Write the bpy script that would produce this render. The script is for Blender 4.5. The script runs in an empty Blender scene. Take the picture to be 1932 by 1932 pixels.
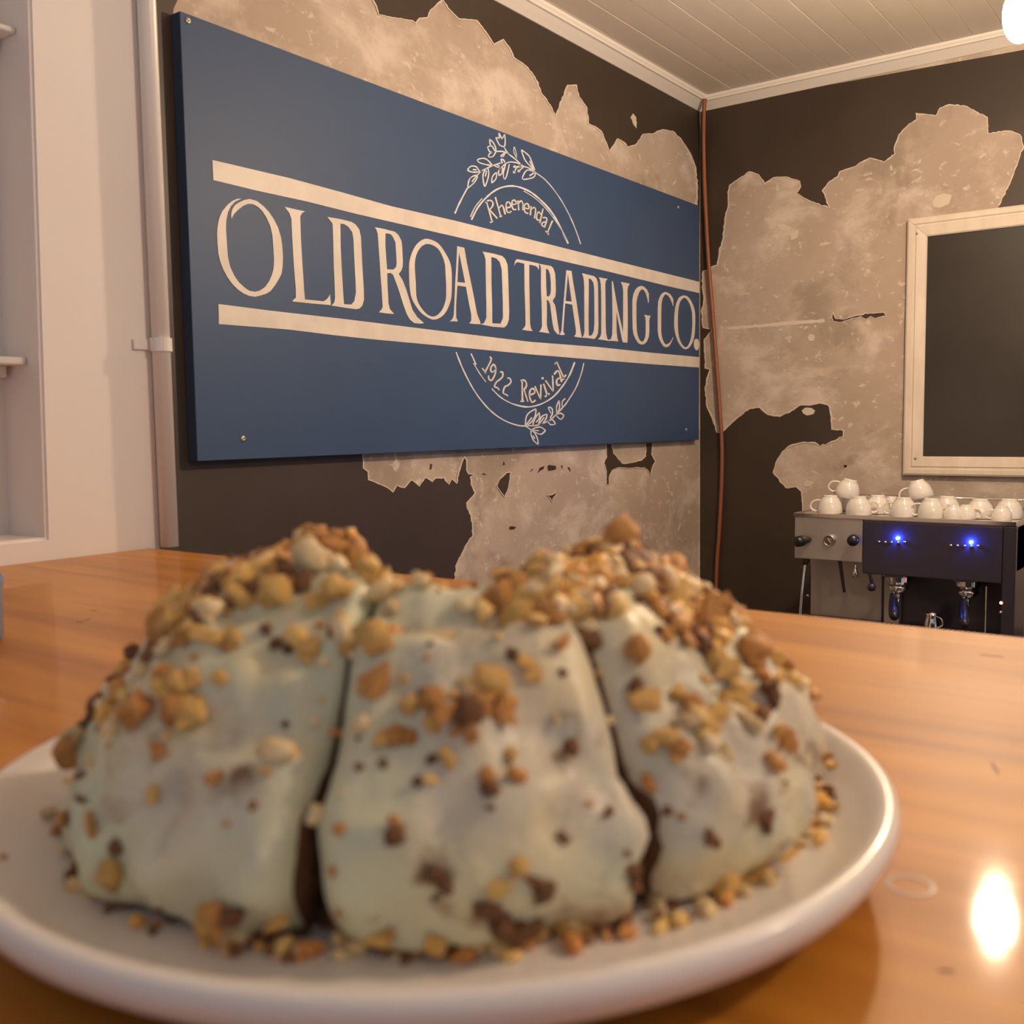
import bpy, bmesh, math, random
import numpy as np
from mathutils import Vector, Matrix, noise
from mathutils.geometry import tessellate_polygon
from mathutils.bvhtree import BVHTree
random.seed(7)
SC = bpy.context.scene
COL = SC.collection
R = math.radians

# ------------------------------------------------------------------ camera
EYE = Vector((0.0, 0.0, 1.334))                # counter top is at z = 1.20
FPX = 1905.7
M = ((0.59277928, -0.80525339, -0.01340506),   # image right
     (-0.07634509, -0.03961536, -0.99629416),  # image down
     (0.80173821, 0.59160595, -0.08496031))    # forward
cd = bpy.data.cameras.new('camera')
cam = bpy.data.objects.new('camera', cd)
COL.objects.link(cam)
cd.sensor_width = 36.0
cd.lens = FPX / 1932 * 36.0
cd.clip_start = 0.01
mt = Matrix(((M[0][0], -M[1][0], -M[2][0], EYE.x), (M[0][1], -M[1][1], -M[2][1], EYE.y),
             (M[0][2], -M[1][2], -M[2][2], EYE.z), (0, 0, 0, 1)))
cam.matrix_world = mt
cd.dof.use_dof = True
cd.dof.focus_distance = 3.0
cd.dof.aperture_fstop = 13.0
SC.camera = cam
# ------------------------------------------------------------------ view, world
SC.view_settings.view_transform = 'Standard'
SC.view_settings.look = 'None'
SC.view_settings.gamma = 1.0
SC.view_settings.use_curve_mapping = False
SC.view_settings.exposure = 0.0
W = bpy.data.worlds.new('room_daylight')
SC.world = W
W.use_nodes = True
W.node_tree.nodes['Background'].inputs[0].default_value = (0.70, 0.82, 1.0, 1)
W.node_tree.nodes['Background'].inputs[1].default_value = 0.46
BULB_POWER = 860.0          # emission strength of the warm globe bulbs
BULB_COL = (1.0, 0.745, 0.51, 1)


def ray(px, py):
    x, y = (px - 966) / FPX, (py - 966) / FPX
    return Vector([M[0][i] * x + M[1][i] * y + M[2][i] for i in range(3)])


def onX(px, py, X):
    d = ray(px, py); return EYE + d * (X / d.x)


def onY(px, py, Y):
    d = ray(px, py); return EYE + d * (Y / d.y)


def onZ(px, py, z):
    d = ray(px, py); return EYE + d * ((z - EYE.z) / d.z)


# ------------------------------------------------------------------ materials
def mat(name, col, rough=0.6, metal=0.0, spec=0.5, noise_col=None, nscale=8.0, nlo=0.4, nhi=0.6, detail=6.0,
        bump=0.0, bscale=60.0, stretch=None, coat=0.0, emit=None, estr=0.0, ndist=0.0, sss=0.0):
    m = bpy.data.materials.new(name); m.use_nodes = True
    nt = m.node_tree; b = nt.nodes['Principled BSDF']
    b.inputs['Base Color'].default_value = (*col, 1)
    b.inputs['Roughness'].default_value = rough
    b.inputs['Metallic'].default_value = metal
    b.inputs['Specular IOR Level'].default_value = spec
    b.inputs['Coat Weight'].default_value = coat
    b.inputs['Coat Roughness'].default_value = 0.08
    if sss:
        b.inputs['Subsurface Weight'].default_value = sss
        b.inputs['Subsurface Radius'].default_value = (0.006, 0.004, 0.002)
    tc = nt.nodes.new('ShaderNodeTexCoord'); src = tc.outputs['Object']
    if stretch:
        mp = nt.nodes.new('ShaderNodeMapping'); mp.inputs['Scale'].default_value = stretch
        nt.links.new(src, mp.inputs[0]); src = mp.outputs[0]
    if noise_col is not None:
        n = nt.nodes.new('ShaderNodeTexNoise'); n.inputs['Scale'].default_value = nscale
        n.inputs['Detail'].default_value = detail; n.inputs['Distortion'].default_value = ndist
        r = nt.nodes.new('ShaderNodeValToRGB')
        r.color_ramp.elements[0].position = nlo; r.color_ramp.elements[1].position = nhi
        r.color_ramp.elements[0].color = (*col, 1); r.color_ramp.elements[1].color = (*noise_col, 1)
        nt.links.new(src, n.inputs['Vector']); nt.links.new(n.outputs['Fac'], r.inputs[0])
        nt.links.new(r.outputs[0], b.inputs['Base Color'])
    if bump:
        n2 = nt.nodes.new('ShaderNodeTexNoise'); n2.inputs['Scale'].default_value = bscale
        n2.inputs['Detail'].default_value = 5.0
        bp = nt.nodes.new('ShaderNodeBump'); bp.inputs['Strength'].default_value = bump
        bp.inputs['Distance'].default_value = 0.003
        nt.links.new(src, n2.inputs['Vector']); nt.links.new(n2.outputs['Fac'], bp.inputs['Height'])
        nt.links.new(bp.outputs[0], b.inputs['Normal'])
    if emit:
        b.inputs['Emission Color'].default_value = (*emit, 1); b.inputs['Emission Strength'].default_value = estr
    return m


def plaster_material(name, dark, mid, light, stain, amount=1.0):
    """old skim plaster: three scales of cloudy blotches and small bright smears"""
    m = bpy.data.materials.new(name); m.use_nodes = True
    nt = m.node_tree; b = nt.nodes['Principled BSDF']; L = nt.links.new
    b.inputs['Roughness'].default_value = 0.75; b.inputs['Specular IOR Level'].default_value = 0.3
    tc = nt.nodes.new('ShaderNodeTexCoord')

    def nz(scale, lo, hi, dist=0.0, det=7.0, st=(1, 1, 1)):
        mp = nt.nodes.new('ShaderNodeMapping'); mp.inputs['Scale'].default_value = st
        n = nt.nodes.new('ShaderNodeTexNoise'); n.inputs['Scale'].default_value = scale
        n.inputs['Detail'].default_value = det; n.inputs['Distortion'].default_value = dist
        n.inputs['Roughness'].default_value = 0.62
        r = nt.nodes.new('ShaderNodeMapRange'); r.inputs[1].default_value = lo; r.inputs[2].default_value = hi
        r.interpolation_type = 'SMOOTHSTEP'
        L(tc.outputs['Object'], mp.inputs[0]); L(mp.outputs[0], n.inputs['Vector']); L(n.outputs['Fac'], r.inputs[0])
        return r.outputs[0]

    def mix(fac, a, c):
        x = nt.nodes.new('ShaderNodeMix'); x.data_type = 'RGBA'
        L(fac, x.inputs[0])
        if isinstance(a, tuple): x.inputs[6].default_value = (*a, 1)
        else: L(a, x.inputs[6])
        x.inputs[7].default_value = (*c, 1)
        return x.outputs[2]
    c = mix(nz(1.7, .32, .68), dark, mid)
    c = mix(nz(4.5, .47, .68, .3, 10, (1, 1, 1.4)), c, light)
    c = mix(nz(3.1, .54, .67, .2, 9), c, stain)
    c = mix(nz(24, .58, .68, .4, 7, (1, 1, 1.5)), c, light)
    L(c, b.inputs['Base Color'])
    n2 = nt.nodes.new('ShaderNodeTexNoise'); n2.inputs['Scale'].default_value = 30; n2.inputs['Detail'].default_value = 8
    bp = nt.nodes.new('ShaderNodeBump'); bp.inputs['Strength'].default_value = 0.25; bp.inputs['Distance'].default_value = 0.004
    L(tc.outputs['Object'], n2.inputs['Vector']); L(n2.outputs['Fac'], bp.inputs['Height']); L(bp.outputs[0], b.inputs['Normal'])
    return m


PLASTER = plaster_material('aged_plaster', (.41, .325, .26), (.48, .39, .32), (.62, .53, .455), (.34, .27, .21))
PLASTER_CHIP = mat('pale_chipped_plaster', (.62, .53, .43), .8)
DARK = mat('dark_wall_paint', (.042, .028, .019), .5, spec=.5, noise_col=(.050, .034, .023), nscale=3, bump=.12, bscale=25)
WHITE_WALL = mat('white_wall_paint', (.84, .78, .73), .55, noise_col=(.82, .755, .705), nscale=3, bump=.08, bscale=12)
TRIM_W = mat('white_gloss_trim', (.86, .80, .73), .35)
CEIL = mat('white_ceiling_board_paint', (.78, .70, .60), .45, noise_col=(.75, .67, .57), nscale=4, stretch=(.4, 3, 1))
PVC = mat('white_plastic_pipe', (.82, .76, .71), .35)
BLUE = mat('blue_sign_paint', (.038, .076, .165), .5, spec=.35, noise_col=(.034, .069, .152), nscale=2.0, bump=.05, bscale=9)
BLUE_EDGE = mat('blue_board_edge', (.030, .055, .13), .5)
LETTER = mat('white_sign_paint', (.68, .62, .56), .5, noise_col=(.62, .56, .50), nscale=14)
LINE = mat('thin_white_brush_line', (.66, .66, .68), .5)
SCREW = mat('screw_metal', (.42, .40, .33), .35, .8)
CABLE = mat('copper_brown_cable', (.26, .085, .034), .5)
BOARDM = mat('blackboard_face', (.024, .018, .014), .5, spec=.4, noise_col=(.037, .031, .025), nscale=2.5)
FRAME = mat('cream_painted_frame', (.72, .63, .53), .4, noise_col=(.66, .57, .47), nscale=20, stretch=(1, 1, .3))
STEEL = mat('brushed_steel', (.62, .58, .55), .36, .85, noise_col=(.56, .52, .49), nscale=5)
STEEL2 = mat('satin_steel_back_panel', (.42, .38, .34), .42, .55)
CHROME = mat('chrome', (.75, .72, .70), .10, 1.0)
GLOSSBLK = mat('dark_panel_and_reflection', (.042, .034, .050), .30, .25)  # gloss black; on the front fascia it paints the chrome's dark reflection
BLK = mat('black_plastic', (.012, .011, .012), .28)
DARKM = mat('dark_enamel', (.030, .022, .022), .4)
PORC = mat('white_porcelain', (.70, .66, .61), .12, coat=.5)
PLATEM = mat('white_glazed_plate', (.84, .80, .77), .32, coat=.12)
LEDB = mat('blue_led', (.1, .2, 1), .4, emit=(.03, .08, 1.0), estr=1300)
LEDC = mat('cyan_led_core', (.2, .8, 1), .4, emit=(.12, .75, 1.0), estr=14)
LEDR = mat('red_led', (1, .1, .05), .4, emit=(1, .12, .05), estr=16)
SPONGE = mat('brown_cake_sponge', (.11, .045, .020), .85, noise_col=(.24, .11, .05), nscale=130, nlo=.35, nhi=.7, bump=.9, bscale=160)
NUT = [mat('golden_walnut', (.90, .47, .085), .5, noise_col=(.96, .68, .26), nscale=90, bump=.5, bscale=120),
       mat('toasted_walnut', (.64, .26, .060), .5, noise_col=(.76, .40, .12), nscale=90, bump=.5, bscale=120),
       mat('brown_walnut_skin', (.17, .070, .026), .55, noise_col=(.28, .12, .045), nscale=90, bump=.5, bscale=120),
       mat('pale_walnut', (.88, .64, .30), .5, noise_col=(.92, .76, .48), nscale=90, bump=.5, bscale=120)]
BENCH = mat('dark_bench_laminate', (.05, .035, .028), .4)
CONC = mat('grey_floor_screed', (.16, .14, .125), .6, noise_col=(.12, .105, .095), nscale=2)
GLASSB = mat('blue_grey_tumbler_glaze', (.15, .22, .33), .2, coat=.4)
CORD = mat('white_flex', (.6, .55, .5), .5)
BRASS = mat('brass_lampholder', (.5, .33, .14), .3, 1.0)
BULB = mat('warm_glowing_glass', (1, .9, .8), .3, emit=BULB_COL[:3], estr=BULB_POWER)
BULB2 = mat('warm_glowing_glass_dimmer', (1, .9, .8), .3, emit=BULB_COL[:3], estr=BULB_POWER * .56)


def wood_material():
    m = bpy.data.materials.new('varnished_orange_wood'); m.use_nodes = True
    nt = m.node_tree; b = nt.nodes['Principled BSDF']; L = nt.links.new
    tc = nt.nodes.new('ShaderNodeTexCoord')
    mp = nt.nodes.new('ShaderNodeMapping'); mp.inputs['Scale'].default_value = (14, 1.1, 14)
    mp.inputs['Rotation'].default_value = (0, 0, R(4))
    n = nt.nodes.new('ShaderNodeTexNoise'); n.inputs['Scale'].default_value = 1.6; n.inputs['Detail'].default_value = 7
    n.inputs['Distortion'].default_value = 1.2
    r = nt.nodes.new('ShaderNodeValToRGB'); e = r.color_ramp.elements
    e[0].position = .25; e[0].color = (.34, .118, .012, 1); e[1].position = .75; e[1].color = (.62, .265, .030, 1)
    x = e.new(.5); x.color = (.49, .195, .019, 1)
    n3 = nt.nodes.new('ShaderNodeTexNoise'); n3.inputs['Scale'].default_value = 3; n3.inputs['Detail'].default_value = 3
    mx = nt.nodes.new('ShaderNodeMix'); mx.data_type = 'RGBA'; mx.blend_type = 'MULTIPLY'; mx.inputs[0].default_value = .35
    L(tc.outputs['Object'], mp.inputs[0]); L(mp.outputs[0], n.inputs['Vector']); L(n.outputs['Fac'], r.inputs[0])
    L(tc.outputs['Object'], n3.inputs['Vector'])
    L(r.outputs[0], mx.inputs[6]); L(n3.outputs['Color'], mx.inputs[7])
    L(r.outputs[0], b.inputs['Base Color'])
    b.inputs['Roughness'].default_value = .5; b.inputs['Specular IOR Level'].default_value = .25; b.inputs['Coat Weight'].default_value = .32
    b.inputs['Coat Roughness'].default_value = .06
    n2 = nt.nodes.new('ShaderNodeTexNoise'); n2.inputs['Scale'].default_value = 5; n2.inputs['Detail'].default_value = 3
    mp2 = nt.nodes.new('ShaderNodeMapping'); mp2.inputs['Scale'].default_value = (3, .8, 1)
    bp = nt.nodes.new('ShaderNodeBump'); bp.inputs['Strength'].default_value = .05; bp.inputs['Distance'].default_value = .003
    L(tc.outputs['Object'], mp2.inputs[0]); L(mp2.outputs[0], n2.inputs['Vector'])
    L(n2.outputs['Fac'], bp.inputs['Height']); L(bp.outputs[0], b.inputs['Normal']); L(bp.outputs[0], b.inputs['Coat Normal'])
    return m


def icing_material():
    m = bpy.data.materials.new('cream_cheese_icing'); m.use_nodes = True
    nt = m.node_tree; b = nt.nodes['Principled BSDF']; L = nt.links.new
    tc = nt.nodes.new('ShaderNodeTexCoord')

    def nz(scale, lo, hi, det=4.0, dist=0.0):
        n = nt.nodes.new('ShaderNodeTexNoise'); n.inputs['Scale'].default_value = scale
        n.inputs['Detail'].default_value = det; n.inputs['Distortion'].default_value = dist
        r = nt.nodes.new('ShaderNodeMapRange'); r.inputs[1].default_value = lo; r.inputs[2].default_value = hi
        L(tc.outputs['Object'], n.inputs['Vector']); L(n.outputs['Fac'], r.inputs[0]); return r.outputs[0]

    def mix(fac, a, c):
        x = nt.nodes.new('ShaderNodeMix'); x.data_type = 'RGBA'; L(fac, x.inputs[0])
        if isinstance(a, tuple): x.inputs[6].default_value = (*a, 1)
        else: L(a, x.inputs[6])
        x.inputs[7].default_value = (*c, 1); return x.outputs[2]
    c = mix(nz(14, .40, .60, 3, .6), (.69, .70, .49), (.68, .63, .50))
    c = mix(nz(30, .50, .66), c, (.78, .69, .44))
    c = mix(nz(45, .60, .74, 5, .5), c, (.52, .45, .35))
    # thinner icing low down, where the sponge shows through in small spots
    sp = nt.nodes.new('ShaderNodeSeparateXYZ'); L(tc.outputs['Object'], sp.inputs[0])
    h = nt.nodes.new('ShaderNodeMapRange'); h.inputs[1].default_value = .075; h.inputs[2].default_value = .005
    h.inputs[3].default_value = 0.0; h.inputs[4].default_value = 0.095
    L(sp.outputs['Z'], h.inputs[0])
    n = nt.nodes.new('ShaderNodeTexNoise'); n.inputs['Scale'].default_value = 62; n.inputs['Detail'].default_value = 4
    L(tc.outputs['Object'], n.inputs['Vector'])
    hx = nt.nodes.new('ShaderNodeMapRange'); hx.inputs[1].default_value = -.03; hx.inputs[2].default_value = .03
    hx.inputs[3].default_value = -.06; hx.inputs[4].default_value = .0
    L(sp.outputs['X'], hx.inputs[0])
    a0 = nt.nodes.new('ShaderNodeMath'); a0.operation = 'ADD'; L(h.outputs[0], a0.inputs[0]); L(hx.outputs[0], a0.inputs[1]); h = a0
    ad = nt.nodes.new('ShaderNodeMath'); ad.operation = 'ADD'; L(n.outputs['Fac'], ad.inputs[0]); L(h.outputs[0], ad.inputs[1])
    mr = nt.nodes.new('ShaderNodeMapRange'); mr.inputs[1].default_value = .63; mr.inputs[2].default_value = .76
    L(ad.outputs[0], mr.inputs[0])
    c = mix(mr.outputs[0], c, (.24, .135, .075))
    L(c, b.inputs['Base Color'])
    b.inputs['Roughness'].default_value = .42
    b.inputs['Subsurface Weight'].default_value = .12
    b.inputs['Subsurface Radius'].default_value = (.006, .005, .003)
    b.inputs['Subsurface Scale'].default_value = 1.0
    n2 = nt.nodes.new('ShaderNodeTexNoise'); n2.inputs['Scale'].default_value = 60; n2.inputs['Detail'].default_value = 4
    bp = nt.nodes.new('ShaderNodeBump'); bp.inputs['Strength'].default_value = .8; bp.inputs['Distance'].default_value = .003
    L(tc.outputs['Object'], n2.inputs['Vector']); L(n2.outputs['Fac'], bp.inputs['Height']); L(bp.outputs[0], b.inputs['Normal'])
    return m


WOOD = wood_material()
ICING = icing_material()


# ------------------------------------------------------------------ helpers
def link(name, me, m=None, parent=None, smooth=False):
    o = bpy.data.objects.new(name, me); COL.objects.link(o)
    if m is not None:
        for x in (m if isinstance(m, (list, tuple)) else [m]):
            me.materials.append(x)
    if parent is not None:
        o.parent = parent
        bpy.context.view_layer.update()
        o.matrix_parent_inverse = parent.matrix_world.inverted()
    if smooth:
        for p in me.polygons: p.use_smooth = True
    return o


def obj(name, bm, m, parent=None, smooth=False):
    me = bpy.data.meshes.new(name)
    bmesh.ops.recalc_face_normals(bm, faces=bm.faces[:])
    bm.to_mesh(me); bm.free()
    return link(name, me, m, parent, smooth)


def tag(o, label=None, cat=None, group=None, kind=None):
    if label: o['label'] = label
    if cat: o['category'] = cat
    if group: o['group'] = group
    if kind: o['kind'] = kind
    return o


def empty(name, loc, label, cat, group=None, rz=0.0):
    o = bpy.data.objects.new(name, None); COL.objects.link(o)
    o.location = loc; o.rotation_euler = (0, 0, rz); o.empty_display_size = .05
    tag(o, label, cat, group)
    bpy.context.view_layer.update()
    return o


def add_box(bm, a, b, bev=0.0, seg=2):
    x0, y0, z0 = [min(a[i], b[i]) for i in range(3)]; x1, y1, z1 = [max(a[i], b[i]) for i in range(3)]
    v = [bm.verts.new(p) for p in ((x0, y0, z0), (x1, y0, z0), (x1, y1, z0), (x0, y1, z0), (x0, y0, z1), (x1, y0, z1), (x1, y1, z1), (x0, y1, z1))]
    f = [bm.faces.new([v[i] for i in q]) for q in ((0, 3, 2, 1), (4, 5, 6, 7), (0, 1, 5, 4), (1, 2, 6, 5), (2, 3, 7, 6), (3, 0, 4, 7))]
    if bev:
        e = list({x for q in f for x in q.edges})
        bmesh.ops.bevel(bm, geom=e, offset=bev, segments=seg, affect='EDGES', profile=.5)


def box(name, a, b, m, parent=None, bev=0.0):
    bm = bmesh.new(); add_box(bm, a, b, bev); return obj(name, bm, m, parent)


def add_tube(bm, pts, rad, n=10, cap=True):
    pts = [Vector(p) for p in pts]
    rads = rad if isinstance(rad, (list, tuple)) else [rad] * len(pts)
    rings = []; up = None
    for i, p in enumerate(pts):
        d = (pts[min(i + 1, len(pts) - 1)] - pts[max(i - 1, 0)]).normalized()
        if up is None:
            up = Vector((0, 0, 1)) if abs(d.z) < .9 else Vector((1, 0, 0))
        s = d.cross(up).normalized(); up = s.cross(d).normalized()
        rings.append([bm.verts.new(p + (s * math.cos(2 * math.pi * k / n) + up * math.sin(2 * math.pi * k / n)) * rads[i]) for k in range(n)])
    for a, b in zip(rings, rings[1:]):
        for k in range(n):
            bm.faces.new((a[k], a[(k + 1) % n], b[(k + 1) % n], b[k]))
    if cap:
        bm.faces.new(rings[0][::-1]); bm.faces.new(rings[-1])


def smooth_path(pts, k=6, closed=False):
    P = [Vector(p) for p in pts]; out = []; n = len(P)
    rng = range(n if closed else n - 1)
    for i in rng:
        if closed: a, b, c, d = P[(i - 1) % n], P[i], P[(i + 1) % n], P[(i + 2) % n]
        else: a, b, c, d = P[max(i - 1, 0)], P[i], P[i + 1], P[min(i + 2, n - 1)]
        for j in range(k):
            t = j / k
            out.append(.5 * ((2 * b) + (c - a) * t + (2 * a - 5 * b + 4 * c - d) * t * t + (3 * b - a - 3 * c + d) * t ** 3))
    if not closed: out.append(P[-1])
    return out


def tube(name, pts, rad, m, parent=None, n=10, sm=0):
    bm = bmesh.new()
    if sm: pts = smooth_path(pts, sm)
    add_tube(bm, pts, rad, n); return obj(name, bm, m, parent, True)


def add_lathe(bm, prof, n=32, mtx=None):
    """profile of (r, z); closed to the axis when r = 0"""
    mtx = mtx or Matrix.Identity(4); rings = []
    for r, z in prof:
        if r < 1e-6: rings.append([bm.verts.new(mtx @ Vector((0, 0, z)))])
        else: rings.append([bm.verts.new(mtx @ Vector((r * math.cos(2 * math.pi * k / n), r * math.sin(2 * math.pi * k / n), z))) for k in range(n)])
    for a, b in zip(rings, rings[1:]):
        for k in range(n):
            k2 = (k + 1) % n
            if len(a) == 1 and len(b) == 1: continue
            if len(a) == 1: bm.faces.new((a[0], b[k], b[k2]))
            elif len(b) == 1: bm.faces.new((a[k], a[k2], b[0]))
            else: bm.faces.new((a[k], a[k2], b[k2], b[k]))


def lathe(name, prof, m, parent=None, n=32, mtx=None):
    bm = bmesh.new(); add_lathe(bm, prof, n, mtx); return obj(name, bm, m, parent, True)


TO_X = Matrix(((0, 0, -1, 0), (1, 0, 0, 0), (0, 1, 0, 0), (0, 0, 0, 1)))   # local z -> world -x (towards the room)


def facing(p):
    return Matrix.Translation(p) @ TO_X


def add_flat(bm, contours, to3, thick, nrm):
    """extruded flat shape; contours = outer + holes in picture-plane pairs, to3 maps a pair on the surface"""
    cs = [[to3(*p) for p in c] for c in contours]
    tri = tessellate_polygon(cs)
    flat = [p for c in cs for p in c]
    front = [bm.verts.new(p + nrm * thick) for p in flat]
    for t in tri:
        try: bm.faces.new([front[i] for i in t])
        except ValueError: pass
    back = [bm.verts.new(p) for p in flat]; k = 0
    for c in cs:
        n = len(c)
        for i in range(n):
            a, b = k + i, k + (i + 1) % n
            try: bm.faces.new((front[a], front[b], back[b], back[a]))
            except ValueError: pass
        k += n


def add_stroke(bm, pts, w, to3, thick, nrm, sm=5, closed=False, wobble=0.0):
    P = smooth_path([(x, y, 0) for x, y in pts], sm, closed) if sm else [Vector((x, y, 0)) for x, y in pts]
    if closed: P.append(P[0].copy())
    L, Rr = [], []
    for i, p in enumerate(P):
        d = (P[min(i + 1, len(P) - 1)] - P[max(i - 1, 0)])
        if d.length < 1e-6: d = Vector((1, 0, 0))
        d.normalize(); s = Vector((-d.y, d.x, 0))
        ww = w * (.5 + (wobble * (noise.noise(Vector((p.x * .11, p.y * .11, 3))) if wobble else 0)))
        L.append(p + s * ww); Rr.append(p - s * ww)
    a = [bm.verts.new(to3(p.x, p.y) + nrm * thick) for p in L]; b = [bm.verts.new(to3(p.x, p.y) + nrm * thick) for p in Rr]
    c = [bm.verts.new(to3(p.x, p.y)) for p in L]; e = [bm.verts.new(to3(p.x, p.y)) for p in Rr]
    for i in range(len(P) - 1):
        bm.faces.new((a[i], a[i + 1], b[i + 1], b[i]))
        bm.faces.new((a[i], c[i], c[i + 1], a[i + 1])); bm.faces.new((b[i + 1], e[i + 1], e[i], b[i]))


# ------------------------------------------------------------------ room shell
YS, XC = 1.80, 3.705                     # sign wall plane, right wall plane
ZC = EYE.z + 1.248                       # ceiling
ZK = 1.20                                # counter top
XL, YN = -1.6, -2.6                      # open ends of the modelled room

floor = tag(box('floor', (XL, YN, -.05), (XC + .2, YS + .2, 0), CONC), 'grey screed floor below the counter', kind='structure')
ceil = tag(box('ceiling', (XL, YN, ZC + .014), (XC + .2, YS + .2, ZC + .08), CEIL), 'cream tongue and groove ceiling', kind='structure')
y = 1.640
while y + .0935 < YS + .2: y += .0935
bmb = bmesh.new()
g, ch, wd = .0005, .0014, .0935
prof = [(-wd / 2 + g, .014), (-wd / 2 + g, .003), (-wd / 2 + g + ch, 0), (wd / 2 - g - ch, 0), (wd / 2 - g, .003), (wd / 2 - g, .014)]
rows = [[bmb.verts.new((xx, p[0], p[1])) for p in prof] for xx in (XL, XC - .002)]
for i in range(6): bmb.faces.new((rows[0][i], rows[0][(i + 1) % 6], rows[1][(i + 1) % 6], rows[1][i]))
bmb.faces.new(rows[0]); bmb.faces.new(rows[1][::-1])
bmesh.ops.recalc_face_normals(bmb, faces=bmb.faces[:])
bme = bpy.data.meshes.new('ceiling_board'); bmb.to_mesh(bme); bmb.free(); bme.materials.append(CEIL)
yy = 1.640 + .0935 * 1.5
while yy > YN + .1:
    if yy < YS - .0:
        o = bpy.data.objects.new('ceiling_board', bme); COL.objects.link(o)
        o.location = (0, yy, ZC + random.uniform(-.0006, .0006)); o.parent = ceil
    yy -= .0935

NY = Vector((0, -1, 0)); NX = Vector((-1, 0, 0))
wall_sign = tag(box('wall_back', (.66, YS, 0), (XC + .2, YS + .15, ZC + .01), PLASTER), 'peeling plaster wall behind the blue sign', kind='structure')
wall_right = tag(box('wall_right', (XC, YN, 0), (XC + .15, YS, ZC + .01), PLASTER), 'peeling plaster wall behind the coffee machine', kind='structure')

# cornices, mitred in the corner
cp = [(0, 1.206), (.006, 1.206), (.016, 1.213), (.040, 1.229), (.047, 1.230), (.050, 1.236), (.054, 1.240), (.056, 1.249), (0, 1.249)]


def cornice(name, along_x, label):
    bm = bmesh.new(); ra, rb = [], []
    for d, z in cp:
        if along_x:
            ra.append(bm.verts.new((.66, YS - d, EYE.z + z))); rb.append(bm.verts.new((XC - d, YS - d, EYE.z + z)))
        else:
            ra.append(bm.verts.new((XC - d, YN, EYE.z + z))); rb.append(bm.verts.new((XC - d, YS - d, EYE.z + z)))
    n = len(cp)
    for i in range(n): bm.faces.new((ra[i], ra[(i + 1) % n], rb[(i + 1) % n], rb[i]))
    bm.faces.new(ra); bm.faces.new(rb)
    return tag(obj(name, bm, TRIM_W), label, kind='structure')


cornice('trim_1', True, 'white moulded cornice above the blue sign')
cornice('trim_2', False, 'white moulded cornice above the blackboard')


# -- dark paint left on the plaster, each island its own piece
def jitter(pts, amp=1.0, sub=5.0, seed=0):
    out = []
    n = len(pts)
    for i in range(n):
        a, b = Vector(pts[i]), Vector(pts[(i + 1) % n]); d = (b - a).length
        k = max(1, int(d / sub)) if d < 130 else 1
        for j in range(k):
            p = a.lerp(b, j / k)
            if j: p = p + Vector((noise.noise(Vector((p.x * .21, p.y * .21, seed))), noise.noise(Vector((p.x * .21, p.y * .21, seed + 9))))) * amp * 1.6
            out.append((p.x, p.y))
    return out


def paint(pts, wall, plane, edge=None, mtl=None, name='paint_layer', thick=.0016, edgew=2.2):
    to3 = (lambda a, b: onY(a, b, YS)) if plane == 'y' else (lambda a, b: onX(a, b, XC))
    nr = NY if plane == 'y' else NX
    pj = jitter(pts, 1.3)
    bm = bmesh.new(); add_flat(bm, [pj], to3, thick, nr)
    o = obj(name, bm, mtl or DARK, wall)
    if edge:
        bm = bmesh.new(); ej = jitter(edge, 1.3)
        # last segment of the closed jitter runs back to the start: drop it
        last = max(i for i, p in enumerate(ej) if abs(p[0] - edge[-1][0]) < 1e-3 and abs(p[1] - edge[-1][1]) < 1e-3)
        add_stroke(bm, ej[:last + 1], edgew, to3, thick + .0012, nr, 0, wobble=.5)
        obj('chipped_paint_edge', bm, PLASTER_CHIP, wall)
    return o


eA = [(690, -30), (702, 0), (709, 12), (713, 28), (729, 32), (764, 38), (776, 39), (783, 44), (790, 35), (806, 33), (811, 19), (822, 10), (834, 0), (844, 16), (864, 36),
      (898, 39), (914, 59), (931, 84), (948, 75), (960, 90), (968, 109), (985, 120), (1002, 137), (1010, 151), (1019, 174), (1035, 197), (1047, 219),
      (1055, 199), (1064, 174), (1070, 161), (1086, 161), (1091, 183), (1105, 202), (1109, 234), (1122, 239), (1133, 248), (1142, 270), (1149, 286),
      (1164, 262), (1176, 269), (1182, 277), (1198, 274), (1212, 253), (1230, 253), (1249, 245), (1268, 248), (1283, 262), (1299, 286), (1311, 314), (1315, 351), (1314, 390)]
paint(eA + [(1314, 420), (1321, 420), (1321, 204), (1200, 136), (900, -40), (800, -95), (690, -120)], wall_sign, 'y', eA)
eB = [(338, -10), (327, 16), (326, 22), (327, 39)]
eB2 = [(683, 850), (684, 883), (694, 890), (694, 905), (712, 912), (730, 920), (740, 928), (748, 915), (762, 920), (775, 905), (790, 917), (800, 901), (810, 905), (814, 909),
       (819, 902), (837, 901), (846, 914), (851, 903), (861, 912), (864, 891), (871, 869), (875, 862), (880, 869), (879, 887), (883, 894), (893, 897), (886, 900), (888, 914),
       (896, 930), (880, 949), (880, 959), (888, 972), (891, 997), (891, 1012), (885, 1017), (875, 1036), (859, 1068), (858, 1089), (850, 1150)]
paint(eB + [(345, 60), (640, 800)] + eB2 + [(850, 1500), (120, 1500), (120, -150), (338, -150)], wall_sign, 'y', eB2)
z6 = lambda L: [(800 + a * .3209, 500 + b * .3209) for a, b in L]
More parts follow.
